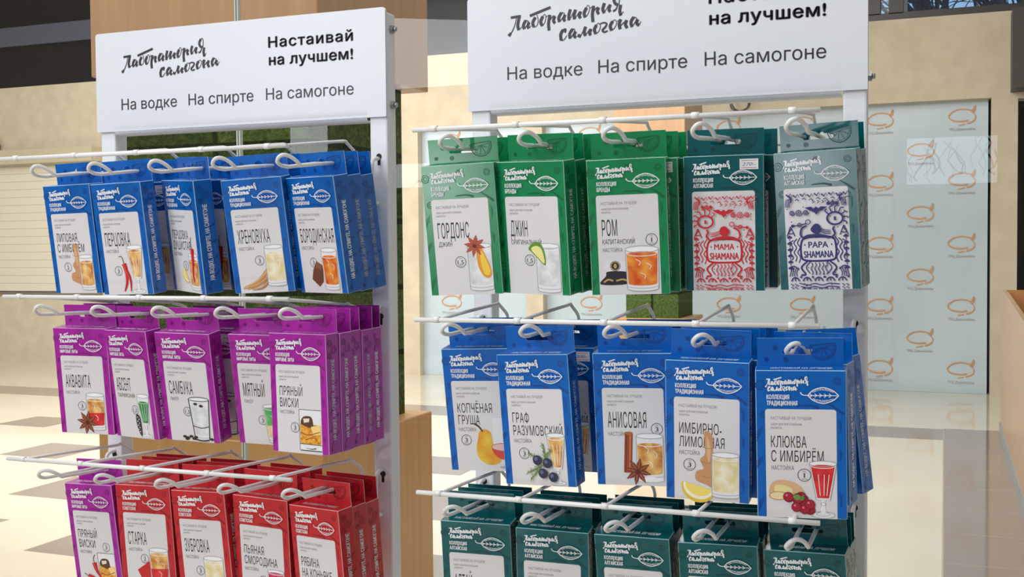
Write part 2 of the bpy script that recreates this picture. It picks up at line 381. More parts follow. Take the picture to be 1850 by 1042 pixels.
def film_sheet(x0, x1, label, cols, seed):
    r = random.Random(seed)
    t = thing('shopfront_film', label, 'film', ((x0 + x1) / 2, YB + 0.13, 0), group='printed film over the closed shopfronts')
    W2 = (x1 - x0) / 2; nx, nz = 40, 30; b = MB(); vs = []
    ph = [r.uniform(0, 6) for _ in range(6)]
    def dy(x, z):
        return 0.010 * math.sin(1.3 * x + 2.1 * z + ph[0]) + 0.007 * math.sin(3.1 * x - 1.7 * z + ph[1]) + 0.02 * math.exp(-((z - 0.13 - 0.05 * math.sin(x * 2 + ph[2])) / 0.05) ** 2)
    for j in range(nz + 1):
        for i in range(nx + 1):
            x = -W2 + 2 * W2 * i / nx; z = 0.001 + (T - 0.001) * j / nz
            vs.append((x, -dy(x, z), z))
    fs = [(j * (nx + 1) + i, j * (nx + 1) + i + 1, (j + 1) * (nx + 1) + i + 1, (j + 1) * (nx + 1) + i) for j in range(nz) for i in range(nx)]
    b.add(vs, fs, film_m, True); b.build('film', t)
    c = (x0 + x1) / 2
    pr = Print(lambda x, z, l: (x - c, -dy(x - c, z) - 0.006, z))
    for k, (x, odd) in enumerate(cols):
        for n in range(5):
            z = H + (0.98 if odd else 1.31) - 0.64 * n
            if z > 0.15 and x0 + 0.14 < x < x1 - 0.12: airship(pr, x, z, 0.115)
    pr.mb.build('printed_logos', t)
    return t
film_sheet(-4.29, 0.405, 'wide pale film printed with orange airships, right of the cream pier', [(0.156 - 0.392 * k, k % 2 == 1) for k in range(12)], 2)
film_sheet(-5.86, -4.50, 'narrow pale film printed with orange airships, left of the cream pier', [(-4.62, False), (-5.05, True), (-5.50, False)], 5)

# dark shop doorway at the right
b = MB(); b.box((0.60, YB - 0.35, H + 1.50), (2.4, YB - 0.002, H + 2.26), fascia_m)
b.build('sign_fascia', label='plain charcoal sign box above the dark doorway at right', cat='sign box')
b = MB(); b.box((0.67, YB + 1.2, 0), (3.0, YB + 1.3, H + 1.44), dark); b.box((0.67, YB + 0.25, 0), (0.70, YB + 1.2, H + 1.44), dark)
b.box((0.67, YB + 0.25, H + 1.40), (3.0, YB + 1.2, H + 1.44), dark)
b.box((-5.86, YB + 0.24, 0), (0.43, YB + 0.249, T), dark)
b.build('wall_recess', kind='structure')

# high strip window in the shop's front wall (seen mirrored in the glass partition)
def emis(name, rgb, st):
    m = mat(name, rgb, 0.5); b_ = m.node_tree.nodes['Principled BSDF']; b_.inputs['Emission Color'].default_value = (*lin(rgb), 1); b_.inputs['Emission Strength'].default_value = st; return m
w3 = link('window_3', None, kind='structure')
b = MB(); b.box((-0.36, -3.25, H + 0.32), (0.30, -3.235, H + 0.63), emis('daylight_pane', (222, 236, 255), 5.0)); b.build('pane', w3)
b = MB()
for x0, x1 in ((-0.40, -0.345), (-0.295, -0.20), (0.27, 0.33)): b.box((x0, -3.25, H + 0.30), (x1, -3.21, H + 0.65), frame_dark)
for z0, z1 in ((H + 0.29, H + 0.345), (H + 0.605, H + 0.66)): b.box((-0.40, -3.25, z0), (0.33, -3.21, z1), frame_dark)
b.build('window_frame', w3)
b = MB(); q_ = random.Random(11)
for k in range(26):
    x = q_.uniform(-.34, .27); z = H + q_.uniform(.34, .45); p_ = Vector((x, -3.225, z)); pts = [p_]
    for n_ in range(4): p_ = p_ + Vector((q_.uniform(-.04, .04), 0, q_.uniform(.02, .06))); p_.z = min(p_.z, H + .605); pts.append(p_.copy())
    b.tube(pts, 0.0022 if k % 4 else 0.005, bark, 4, False)
b.build('branches', w3)

# roller shutter and its wall at far left
sh = thing('roller_shutter', 'closed cream roller shutter with horizontal slats on the far left wall', 'shutter', (-12.0, YB, 0))
b = MB(); z = H - 0.52; n = 0
while z < H + 1.36:
    zz = min(z + 0.108, H + 1.38)
    b.bbox((-1.0, -0.05, z), (1.42, -0.004, zz - 0.001), shutter_m, 0.005, 1); z += 0.108
b.build('curtain', sh)
b = MB(); b.bbox((-1.0, -0.22, H + 1.22), (1.46, -0.002, H + 1.42), mat('shutter_box', (190, 178, 152), 0.6), 0.01, 2); b.build('housing', sh)
b = MB(); b.box((-1.0, -0.06, H - 0.56), (1.42, -0.002, H - 0.53), mat('shutter_rail', (120, 112, 98), 0.5)); b.build('bottom_rail', sh)
# cable coils
def coil(x, z, r_, label):
    b = MB(); pts = []
    for k in range(60):
        a = k / 60 * 2 * math.pi * 3
        pts.append((x + r_ * math.cos(a) * (1 + 0.12 * math.sin(a * 0.37)), YB - 0.05 - 0.01 * math.sin(a * .5), z + r_ * 0.95 * math.sin(a + 0.15 * math.sin(a * 0.33))))
    pts += [(x + r_ * .7, YB - 0.04, z + r_ * .9), (x + r_ * .5, YB - 0.03, z + r_ * 1.9)]
    b.tube(pts, 0.008, mat('grey_cable', (82, 74, 66), 0.5), 5)
    b.build('cable_coil', label=label, cat='cable')
coil(-2.03, H + 1.54, 0.095, 'small coil of grey cable hanging above the film behind the right stand')
coil(-12.37, H + 1.47, 0.10, 'coil of grey cable hanging on the wall above the cream shutter')

# pillars: wood cladding above, artificial moss between, wooden planter below
def pillar(label, x0, x1, y0, y1, ztop_planter, zblock):
    t = thing('clad_pillar', label, 'pillar', ((x0 + x1) / 2, (y0 + y1) / 2, 0), group='clad pillars of the hall')
    hx, hy = (x1 - x0) / 2, (y1 - y0) / 2; i = 0.085
    b = MB(); b.bbox((-hx, -hy, zblock), (hx, hy, 5.0), wood_up, 0.004, 1); b.build('upper_cladding', t)
    b = MB(); b.box((-hx + i, -hy + i, ztop_planter - 0.02), (hx - i, hy - i, zblock + 0.01), moss_m); b.build('moss_panel', t)
    b = MB(); b.bbox((-hx, -hy, 0), (hx, hy, ztop_planter), wood_pl, 0.004, 1); b.build('planter_base', t)
pillar('large moss-covered pillar with wooden top and base behind the left stand', -3.0, -2.02, 3.4, 4.29, H - 0.68, H + 0.66)
pillar('smaller-looking moss pillar farther off behind the right stand', -2.89, -2.22, 10.2, 11.0, H - 0.655, H + 0.95)

# counter at the right edge
ct = thing('kiosk_counter', 'wooden kiosk counter with metal plinth at the right edge', 'counter', (0.43, 6.4, 0))
b = MB(); prof = [(0.0, 1.04), (0.6, 1.06), (1.4, 1.085), (2.2, 1.115), (2.9, 1.14), (3.42, 1.142)]
P = [(y, z) for y, z in prof]
th = 0.03; n = len(P)
vs = [(0, y, 0.075) for y, z in P] + [(0, y, z) for y, z in P] + [(th, y, 0.075) for y, z in P] + [(th, y, z) for y, z in P]
fs = []
for k in range(n - 1):
    fs += [(k, k + n, k + n + 1, k + 1), (k + 2 * n, k + 1 + 2 * n, k + 1 + 3 * n, k + 3 * n), (k + n, k + 3 * n, k + 1 + 3 * n, k + 1 + n)]
fs += [(0, 2 * n, 3 * n, n), (n - 1, 2 * n - 1, 4 * n - 1, 3 * n - 1)]
b.add(vs, fs, wood_ct); b.build('side_panel', ct)
b = MB(); b.box((0.03, 3.38, 0.075), (1.9, 3.42, 1.142), wood_in); b.build('back_panel', ct)
b = MB(); b.box((0.03, 0.3, 0.5), (1.9, 3.37, 0.53), wood_in); b.build('shelf', ct)
b = MB(); b.box((-0.012, 0, 0.0), (0.03, 3.42, 0.075), alu); b.build('plinth', ct)

# glass partition behind the stands
def glass_panel(x0, x1, label, edge_left):
    t = thing('glass_panel', label, 'glass', (0, 1.76, 0))
    b = MB(); b.box((x0, -0.004, 0.02), (x1, 0.004, 3.4), glass_m); b.build('pane', t)
    b = MB(); e = x0 if edge_left else x1
    b.box((e - 0.0011, -0.0046, 0.02), (e + 0.0011, 0.0046, 3.4), glass_edge); b.build('polished_edge', t)
glass_panel(-3.4, -1.2160, 'clear glass partition panel left of the seam behind the left stand', False)
glass_panel(-1.2105, 1.6, 'clear glass partition panel right of the seam, behind the right stand', True)

# ------------------------------------------------------------------ display stands
YP = 1.40                                   # front plane of the posts
def stand(label, x0, x1, sx, ox, oz, group='white display stands'):
    """x0, x1: outer edges of the posts; sx, ox, oz place the lettering on the header"""
    t = thing('display_stand', label, 'display stand', (x0, YP, 0), group=group)
    Wd = x1 - x0; pw = 0.0275
    for xa in (0.0, Wd - pw):
        b = MB(); b.bbox((xa, 0, 0.03), (xa + pw, pw, H + 0.331), steel_white, 0.0025, 2)
        for zc in (H + 0.131, H - 0.092, H - 0.314):       # keyholes with dark insides
            xc = xa + (0.014 if xa else 0.0135)
            b.add([(xc + 0.0042 * math.cos(a * math.pi / 8), -0.0004, zc + 0.0042 * math.sin(a * math.pi / 8)) for a in range(16)], [tuple(range(16))], dark)
            b.add([(xc - 0.0022, -0.0003, zc - 0.012), (xc + 0.0022, -0.0003, zc - 0.012), (xc + 0.0022, -0.0003, zc), (xc - 0.0022, -0.0003, zc)], [(0, 1, 2, 3)], dark)
        b.build('post', t)
    b = MB()
    for xa in (0.0, Wd - pw): b.bbox((xa - 0.01, -0.19, 0), (xa + pw + 0.01, 0.22, 0.03), steel_white, 0.003, 2)
    b.bbox((pw, 0.004, 0.06), (Wd - pw, 0.024, 0.085), steel_white, 0.002, 1); b.build('base_frame', t)
    # header: thin folded sheet with rounded corners and a rolled lower edge between the posts
    z0, z1 = H + 0.1855, H + 0.336; yf = -0.005; r = 0.005
    b = MB(); ring = []
    for cx, cz, a0 in ((-0.0025 + r, z0 + .0015, 180), (Wd + 0.001 - .0015, z0 + .0015, 270), (Wd + 0.001 - r, z1 - r, 0), (-0.0025 + r, z1 - r, 90)):
        rr = r if cz > z0 + .1 else .0015
        if cx < 0.1 and cz < z0 + .1: cx = -0.0025 + rr
        for k in range(5):
            a = math.radians(a0 + 22.5 * k); ring.append((cx + rr * math.cos(a), cz + rr * math.sin(a)))
    n = len(ring)
    b.add([(x, yf, z) for x, z in ring] + [(x, -0.0006, z) for x, z in ring], [tuple(range(n)), tuple(range(2 * n - 1, n - 1, -1))] + [(k, k + n, (k + 1) % n + n, (k + 1) % n) for k in range(n)], sign_white)
    prof = [(yf - 0.0002, z0 + 0.012), (yf - 0.0002, z0 + 0.004), (yf + 0.001, z0 - 0.001), (yf + 0.004, z0 - 0.0045), (yf + 0.009, z0 - 0.006), (yf + 0.020, z0 - 0.006), (yf + 0.020, z0 - 0.002)]
    xa, xb = pw + 0.002, Wd - pw - 0.002; m_ = len(prof)
    b.add([(xa, y, z) for y, z in prof] + [(xb, y, z) for y, z in prof], [(k, k + m_, k + 1 + m_, k + 1) for k in range(m_ - 1)], sign_white, True)
    hd = b.build('header_sign', t)
    pr = Print(lambda x, z, l: (x, yf - 0.0005 - 0.00008 * (l % 2), z))
    TX = lambda x: x * sx + ox; TZ = lambda z: H + 0.185 + z * sx + oz
    def tline(s_, xa_, xb_, zb, cap, bold, sp=1.0):
        pr.mb = MB(); pr.text(s_, TX(xa_) , TX(xb_), TZ(zb), cap * sx, ink, bold, sp); pr.mb.build('lettering', hd)
    # (coordinates are measured from the left edge of the header)
    tline('Настаивай', 0.3108, 0.4480, 0.1085, 0.0150, 0.05, 1.12)
    tline('на лучшем!', 0.3115, 0.4478, 0.0832, 0.0150, 0.05, 1.06)
    tline('На водке', 0.0473, 0.1494, 0.0327, 0.0166, 0)
    tline('На спирте', 0.1704, 0.2837, 0.0334, 0.0166, 0)
    tline('На самогоне', 0.3053, 0.4485, 0.0338, 0.0166, 0)
    def fm(x, y):
        lx = 0.0636 + (x - 250) * 0.0001115; lz = 0.0953 - (y - 365) * 0.0001075 - (x - 250) * 0.0000091
        return (TX(lx), TZ(lz))
    for LG in (LOGO1, LOGO2): pr.mb = MB(); logo(pr, LG, fm, 0.000112 * sx, ink); pr.mb.build('brush_lettering', hd)
    for z in (H + 0.308, H + 0.203):
        b = MB(); x = Wd
        b.add([(x + d, 0.0145 + 0.0062 * math.cos(k * math.pi / 3), z + 0.0062 * math.sin(k * math.pi / 3)) for d in (0.0, 0.0045) for k in range(6)],
              [(k, (k + 1) % 6, (k + 1) % 6 + 6, k + 6) for k in range(6)] + [tuple(range(6, 12))], chrome)
        b.tube([(x + 0.004, 0.0145, z), (x + 0.0085, 0.0145, z)], 0.0032, chrome, 8); b.build('bolt', t)
    return t
stand('left white display stand with whole header sign visible', -1.2185, -0.7226, 1.0, -0.002, 0.0)
stand('right white display stand, header sign cut off by the picture top', -0.5955, -0.0862, 1.018, 0.0063, 0.006)

# ------------------------------------------------------------------ wire hook racks
PITCHX = 0.0975
def rack(label, xs, zt, zr, za_r, za_f, post_x, sag=(0, 0, 0, 0, 0), group='white wire hook racks'):
    """zt, zr: prong height at tip and rear; za_r, za_f: price bar arm height at rear and front"""
    x0 = xs[0]
    t = thing('wire_rack', label, 'hook rack', (x0, 1.375, H + zr), group=group)
    R_ = 0.0025; yt = 1.209 - 1.375
    L_ = xs[-1] - x0
    for k, x in enumerate(xs):
        X = x - x0; f = zt - zr + sag[k]; g = 0.0088
        p = [(X - g, 0.0, 0), (X - g, -0.1, f * 0.48), (X - g, yt + 0.004, f)]
        tip = catmull([(X - g, yt + 0.004, f), (X - 0.0105, yt - 0.010, f + 0.001), (X - 0.0112, yt - 0.0175, f + 0.0055), (X - 0.006, yt - 0.0195, f + 0.0115),
                       (X + 0.0005, yt - 0.015, f + 0.0128), (X + 0.006, yt - 0.006, f + 0.0082), (X + g, yt + 0.004, f + 0.0008)], 5)
        q = [(X + g, -0.1, f * 0.48), (X + g, 0.0, 0)]
        b = MB(); b.tube(p[:2] + tip + q, R_, wire_white, 8); b.build('hook', t)
        b = MB(); b.tube(catmull([(X, 0.002, 0.002), (X, -0.004, (za_r - zr) * 0.45), (X, -0.028, (za_r - zr) - 0.003), (X, -0.034, za_r - zr), (X, -0.045, za_r - zr - 0.001), (X, -0.13, (za_f + za_r) / 2 - zr), (X, 1.155 - 1.375, za_f - zr)], 4), 0.0021, wire_white, 8)
        b.build('price_arm', t)
    b = MB(); b.tube([(-0.027, 1.153 - 1.375, za_f - zr), (L_ + 0.027, 1.153 - 1.375, za_f - zr)], 0.0027, wire_white, 10)
    for x in xs:
        b.tube([(x - x0 - 0.004, 1.1535 - 1.375, za_f - zr + 0.0004), (x - x0 + 0.004, 1.1535 - 1.375, za_f - zr + 0.0004)], 0.0036, wire_white, 8)
    b.build('price_bar', t)
    xa, xb = post_x[0] - x0, post_x[1] - x0
    for z in (-0.0045, -0.050):
        b = MB(); b.tube([(xa, 0.003, z), (xb, 0.003, z)], 0.0024, wire_white, 8); b.build('cross_wire', t)
    for X in (xa, xb):
        b = MB(); b.tube(catmull([(X, 0.040, 0.006), (X, 0.020, 0.007), (X, 0.009, 0.004), (X, 0.006, -0.006), (X, 0.006, -0.045), (X, 0.009, -0.054), (X, 0.022, -0.056)], 4), 0.0027, wire_white, 8)
        b.build('end_hook', t)
    return t
LX = [-1.144, -1.0475, -0.949, -0.851, -0.756]; RX = [-0.536, -0.438, -0.339, -0.240, -0.142]
PL = (-1.2045, -0.737); PR_ = (-0.582, -0.1)
rack('top wire rack of the left stand holding blue boxes', LX, 0.1055, 0.121, 0.148, 0.1255, PL)
rack('middle wire rack of the left stand holding purple boxes', LX, -0.084, -0.086, -0.071, -0.057, PL)
rack('lowest wire rack of the left stand holding red boxes', LX, -0.309, -0.315, -0.284, -0.274, PL)
rack('top wire rack of the right stand holding green and teal boxes', RX, 0.119, 0.128, 0.153, 0.136, PR_)
rack('middle wire rack of the right stand holding blue boxes', RX, -0.0995, -0.096, -0.069, -0.079, PR_, (0, 0, 0.001, -0.0065, -0.0135))
rack('lowest wire rack of the right stand holding dark teal boxes', RX, -0.3135, -0.319, -0.284, -0.277, PR_, (0, -.001, -.0025, -.004, -.005))

# ------------------------------------------------------------------ drink kit boxes
BW, BH, BD, TABH, HZ = 0.090, 0.1545, 0.027, 0.0295, 0.016
CARD = {'blue': ((10, 96, 182), (6, 68, 140)), 'navy': ((0, 98, 188), (0, 62, 144)), 'purple': ((168, 38, 160), (124, 22, 118)), 'red': ((196, 40, 50), (146, 24, 36)),
        'green': ((22, 134, 82), (8, 96, 56)), 'teal': ((0, 90, 96), (0, 62, 70))}
card_m = {k: mat('printed_card_' + k, v[0], 0.2, spec=0.45) for k, v in CARD.items()}
card_d = {k: mat('darker_print_' + k, v[1], 0.35) for k, v in CARD.items()}
card_e = {k: mat('worn_card_edge_' + k, tuple(int(c * 0.35 + 238 * 0.65) for c in v[0]), 0.5) for k, v in CARD.items()}
raw = mat('raw_card_edge', (226, 224, 220), 0.7)
label_w = mat('label_white', (224, 221, 224), 0.32)
pw_ = mat('white_print', (238, 240, 244), 0.4)
grey_t = mat('grey_print', (120, 116, 122), 0.5)
name_t = mat('charcoal_print', (46, 42, 46), 0.5)
def C(r, g, b): return mat('print_%d_%d_%d' % (r, g, b), (r, g, b), 0.4)
def liquid(name, c1, c2, sc=75):
    return MATS.get(name) or noisy(name, c1, c2, sc, rough=0.35, detail=2, contrast=(0.3, 0.7))
LQ = {'amber': liquid('print_amber_drink', (196, 110, 30), (246, 206, 130)), 'pale': liquid('print_pale_drink', (226, 206, 140), (250, 242, 214)),
      'orange': liquid('print_orange_drink', (214, 74, 24), (244, 160, 60)), 'red': liquid('print_red_drink', (196, 22, 34), (226, 60, 62)),
      'green': liquid('print_green_drink', (20, 110, 58), (60, 160, 84)), 'mint': liquid('print_mint_drink', (70, 170, 84), (130, 206, 128)),
      'clear': liquid('print_clear_drink', (206, 208, 214), (240, 240, 244)), 'pink': liquid('print_berry_drink', (196, 28, 84), (226, 80, 120)), 'whisky': liquid('print_whisky_drink', (206, 118, 20), (248, 190, 78), 220)}
glass_l = C(170, 172, 178); glass_f = C(236, 236, 240); white_p = C(248, 248, 250)

class Art(Print):
    def __init__(s, mb=None, base=1):
        super().__init__(lambda x, z, l: (x, -0.0003 - 0.00002 * l, z), mb); s.layer = base
    def P(s, u, v): return ((u - 0.5) * BW, -v * BH)
    def pl(s, pts, m): s.poly([s.P(*p) for p in pts], m)
    def rb(s, pts, wd, m, n=4, closed=False, smooth=True):
        k = BW; s.ribbon([s.P(*p) for p in pts], (wd[0] * k, wd[1] * k) if isinstance(wd, tuple) else wd * k, m, n, closed, smooth)
    def el(s, u, v, ru, m, ratio=1.0, rot=0.0, **kw): x, z = s.P(u, v); s.ell(x, z, ru * BW, ru * ratio * BW, m, rot, **kw)
    def rg(s, u, v, ru, wd, m, ratio=1.0, **kw): x, z = s.P(u, v); s.ring(x, z, ru * BW, ru * ratio * BW, wd * BW, m, **kw)
    def sp(s, pts, m, n=4): s.poly([tuple(p) for p in catmull([s.P(*p) for p in pts], n, True)], m)
    def tx(s, t, u0, u1, v0, v1, m, **kw): s.text(t, *(s.P(u0, 0)[0], s.P(u1, 0)[0]), -v1 * BH, (v1 - v0) * BH, m, **kw)
    # --- glasses
    def tumbler(s, u0, u1, v0, v1, lq, lev=0.16, taper=0.0, two=None):
        c = (u0 + u1) / 2; r = (u1 - u0) / 2; h = v1 - v0; e = 0.11
        s.pl([(u0, v0), (u1, v0), (u1 - taper, v1), (u0 + taper, v1)], glass_f)
        s.el(c, v1, r - taper, glass_f, 0.18); s.el(c, v0, r, white_p, 0.2)
        vl = v0 + h * lev; vb = v1 - h * 0.13; t = taper * lev
        s.pl([(u0 + .012 + t, vl), (u1 - .012 - t, vl), (u1 - .016 - taper * .9, vb), (u0 + .016 + taper * .9, vb)], lq)
        s.el(c, vb, r - .016 - taper * .9, lq, 0.16); s.el(c, vl, r - .012 - t, lq, 0.18)
        if two: s.pl([(u0 + .013, v0 + h * .55), (u1 - .013, v0 + h * .52), (u1 - .016 - taper, vb), (u0 + .016 + taper, vb)], two); s.el(c, vb, r - .018 - taper, two, 0.16)
        s.rg(c, vl, r - .02 - t, .008, white_p, 0.17)
        for a, b_, d in ((.3, .25, .1), (.62, .35, -.08), (.45, .6, .1)):
            s.rb([(u0 + r * 2 * a, v0 + h * b_), (u0 + r * 2 * (a + .14), v0 + h * (b_ + .07)), (u0 + r * 2 * (a + .1), v0 + h * (b_ + .16))], .007, white_p)
        s.rb([(u0, v0), (u0 + taper, v1)], .008, glass_l); s.rb([(u1, v0), (u1 - taper, v1)], .008, glass_l)
        s.rg(c, v0, r, .008, glass_l, 0.2); s.rg(c, v1, r - taper, .009, glass_l, 0.18, a0=180, a1=360)
        s.rg(c, v1 - h * .07, r - taper, .006, glass_l, 0.16, a0=190, a1=350)
    def stem(s, u0, u1, v0, v1, lq, lev=.12):
        c = (u0 + u1) / 2; r = (u1 - u0) / 2; h = v1 - v0; vb = v0 + h * .68
        s.el(c, v1 - .012, r * .85, glass_f, .3); s.rg(c, v1 - .012, r * .85, .008, glass_l, .3); s.rg(c, v1 - .018, r * .5, .006, glass_l, .3)
        s.pl([(c - .018, vb), (c + .018, vb), (c + .03, v1 - .02), (c - .03, v1 - .02)], glass_f); s.el(c, vb + h * .08, .03, glass_l, .7); s.el(c, vb + h * .08, .02, white_p, .7)
        s.pl([(u0, v0), (u1, v0), (c + r * .5, vb), (c - r * .5, vb)], glass_f); s.el(c, v0, r, white_p, .22)
        a = lev; k = lambda t: r - (r * .5) * t
        s.pl([(c - k(a) + .012, v0 + h * .68 * a), (c + k(a) - .012, v0 + h * .68 * a), (c + r * .5 - .012, vb - .012), (c - r * .5 + .012, vb - .012)], lq)
        s.el(c, v0 + h * .68 * a, k(a) - .012, lq, .2); s.rg(c, v0 + h * .68 * a, k(a) - .02, .007, white_p, .18)
        for du in (-.35, 0.1, .45): s.rb([(c + r * du, v0 + h * .2), (c + r * du * .75, v0 + h * .45), (c + r * du * .6, v0 + h * .6)], .007, white_p)
        s.rb([(u0, v0), (c - r * .5, vb)], .008, glass_l); s.rb([(u1, v0), (c + r * .5, vb)], .008, glass_l); s.rg(c, v0, r, .008, glass_l, .22)
    # --- ingredients
    def chili(s, pts, wd, stem=None):
        s.rb(pts, (wd, wd * .25), C(200, 24, 32), 6); s.rb([(p[0] - wd * .18, p[1]) for p in pts[:-1]], (.01, .006), C(240, 120, 110), 5)
        if stem: s.rb(stem, .012, C(78, 84, 40))
    def anise(s, u, v, r, m=(120, 56, 34)):
        for k in range(8):
            a = k * math.pi / 4 + .2; d = (math.cos(a), math.sin(a)); n_ = (-d[1], d[0]); q = 1 / 1.717
            s.pl([(u + n_[0] * r * .1, v + n_[1] * r * .1 * q), (u + d[0] * r * .55 + n_[0] * r * .17, v + (d[1] * r * .55 + n_[1] * r * .17) * q), (u + d[0] * r, v + d[1] * r * q),
                  (u + d[0] * r * .55 - n_[0] * r * .17, v + (d[1] * r * .55 - n_[1] * r * .17) * q), (u - n_[0] * r * .1, v - n_[1] * r * .1 * q)], C(*m))
            s.rb([(u + d[0] * r * .25, v + d[1] * r * .25 * q), (u + d[0] * r * .8, v + d[1] * r * .8 * q)], .012, C(178, 100, 62))
        s.el(u, v, r * .16, C(82, 36, 24))
    def ginger(s, u, v, k=1.0, tall=True):
        m, m2 = C(204, 150, 104), C(224, 180, 136)
        if tall:
            s.sp([(u, v - .30 * k), (u + .09 * k, v - .28 * k), (u + .10 * k, v - .16 * k), (u + .16 * k, v - .02 * k), (u + .13 * k, v + .08 * k), (u + .02 * k, v + .06 * k), (u - .10 * k, v + .03 * k), (u - .09 * k, v - .03 * k), (u - .01 * k, v - .05 * k), (u - .05 * k, v - .11 * k), (u + .01 * k, v - .16 * k)], m)
            s.sp([(u + .03 * k, v - .27 * k), (u + .07 * k, v - .2 * k), (u + .06 * k, v - .1 * k), (u + .03 * k, v - .14 * k)], m2)
            for d in (-.2, -.1, 0.0): s.rb([(u - .03 * k, v + d * k), (u + .04 * k, v + d * k + .012), (u + .1 * k, v + d * k)], .006, C(168, 112, 72))
        else:
            s.sp([(u - .16, v - .02), (u - .1, v - .07), (u + .06, v - .075), (u + .2, v - .03), (u + .22, v + .03), (u + .05, v + .045), (u - .14, v + .03)], m2)
            s.sp([(u - .08, v - .045), (u + .07, v - .03), (u + .09, v + .02), (u - .02, v + .035), (u - .1, v + .0)], C(236, 224, 160))
            s.rg(u - .06, v + .03, .10, .012, C(190, 140, 96), .45); s.el(u - .06, v + .03, .095, C(240, 222, 172), .45)
    def lemon(s, u, v, r, a=-18):
        rot = math.radians(a)
        s.el(u, v, r, C(232, 196, 60), .95, rot, a0=180, a1=360); s.el(u, v - .003, r * .9, C(250, 246, 220), .86, rot, a0=180, a1=360); s.el(u, v - .005, r * .78, C(246, 222, 110), .74, rot, a0=180, a1=360)
    def berries(s, u, v, r, n, m, hl, seed=1):
        q = random.Random(seed)
        for k in range(n):
            a, b_ = q.uniform(-1, 1), q.uniform(-1, 1); x, y = u + a * r * 2.4, v + (b_ * r * 1.2 - (1 - abs(a)) * r * .5) / 1.4
            s.el(x, y, r, C(*m), n=14); s.el(x - r * .3, y - r * .2, r * .25, C(*hl), n=10); s.rg(x, y, r, .006, C(*[int(c * .6) for c in m]), n=14)

COLLECT = {'trad': 'ТРАДИЦИОННАЯ', 'world': 'МИРОВЫЕ ХИТЫ', 'soviet': 'СОВЕТСКАЯ', 'brand': 'БРЕНДЫ', 'altai': 'АЛТАЙСКАЯ'}
COLW = {'trad': .463, 'world': .45, 'soviet': .36, 'brand': .29, 'altai': .37}
_front = {}
def front_print(coll):
    """white logo, collection name and leaf emblem on the front; slogan on top; line on the side"""
    if coll in _front: return _front[coll]
    a = Art()
    def f1(x, y): return a.P(.108 + (x - 110) / 1395 * .482, .1005 + (y + .146 * (x - 250) - 365) * .000243)
    def f2(x, y): return a.P(.137 + (x - 745) / 960 * .325, .139 + (y + .165 * (x - 780) - 478) * .000243)
    sc = .0000335
    logo(a, LOGO1, f1, sc, pw_, 3, 10); logo(a, LOGO2, f2, sc, pw_, 3, 10)
    a.tx('КОЛЛЕКЦИЯ', .125, .374, .162, .192, pw_, bold=.035, spacing=1.1); a.tx(COLLECT[coll], .125, COLW[coll], .203, .233, pw_, bold=.035, spacing=1.05)
    up = [(.578, .165), (.64, .130), (.745, .112), (.85, .131), (.917, .165)]; dn = [(.917, .165), (.85, .199), (.745, .217), (.64, .198), (.578, .165)]
    a.rb(up, .011, pw_, 6); a.rb(dn, .011, pw_, 6); a.rb([(.50, .143), (.515, .158), (.578, .165), (.90, .165)], (.013, .008), pw_)
    for k in range(5):
        u = .63 + k * .052; a.rb([(u - .028, .153), (u, .165), (u - .028, .177)], .009, pw_, smooth=False)
    a.text('НАТУРАЛЬНЫЕ', a.P(.635, 0)[0], a.P(.86, 0)[0], -.1475 * BH, .0125 * BH, pw_, bold=.03, bend=.017 * BH)
    a.text('ИНГРЕДИЕНТЫ', a.P(.635, 0)[0], a.P(.86, 0)[0], -.1945 * BH, .0125 * BH, pw_, bold=.03, bend=-.013 * BH)
    t = Print(lambda x, z, l: (x, BD * 0.5 + z, 0.0004), a.mb); t.text('НАСТАИВАЙ НА ЛУЧШЕМ!', -.030, .032, -.0045, .0066, pw_, bold=.03, shear=.3, spacing=1.1)
    sd = Print(lambda x, z, l: (BW / 2 + 0.0004, BD / 2 - 0.001 - z, x), a.mb); sd.text('НА ВОДКЕ, НА СПИРТЕ, НА САМОГОНЕ', -.136, -.033, -.0036, .0066, pw_, bold=.035, spacing=1.0)
    _front[coll] = a.mb.mesh('front_print'); return _front[coll]
_botan = {}
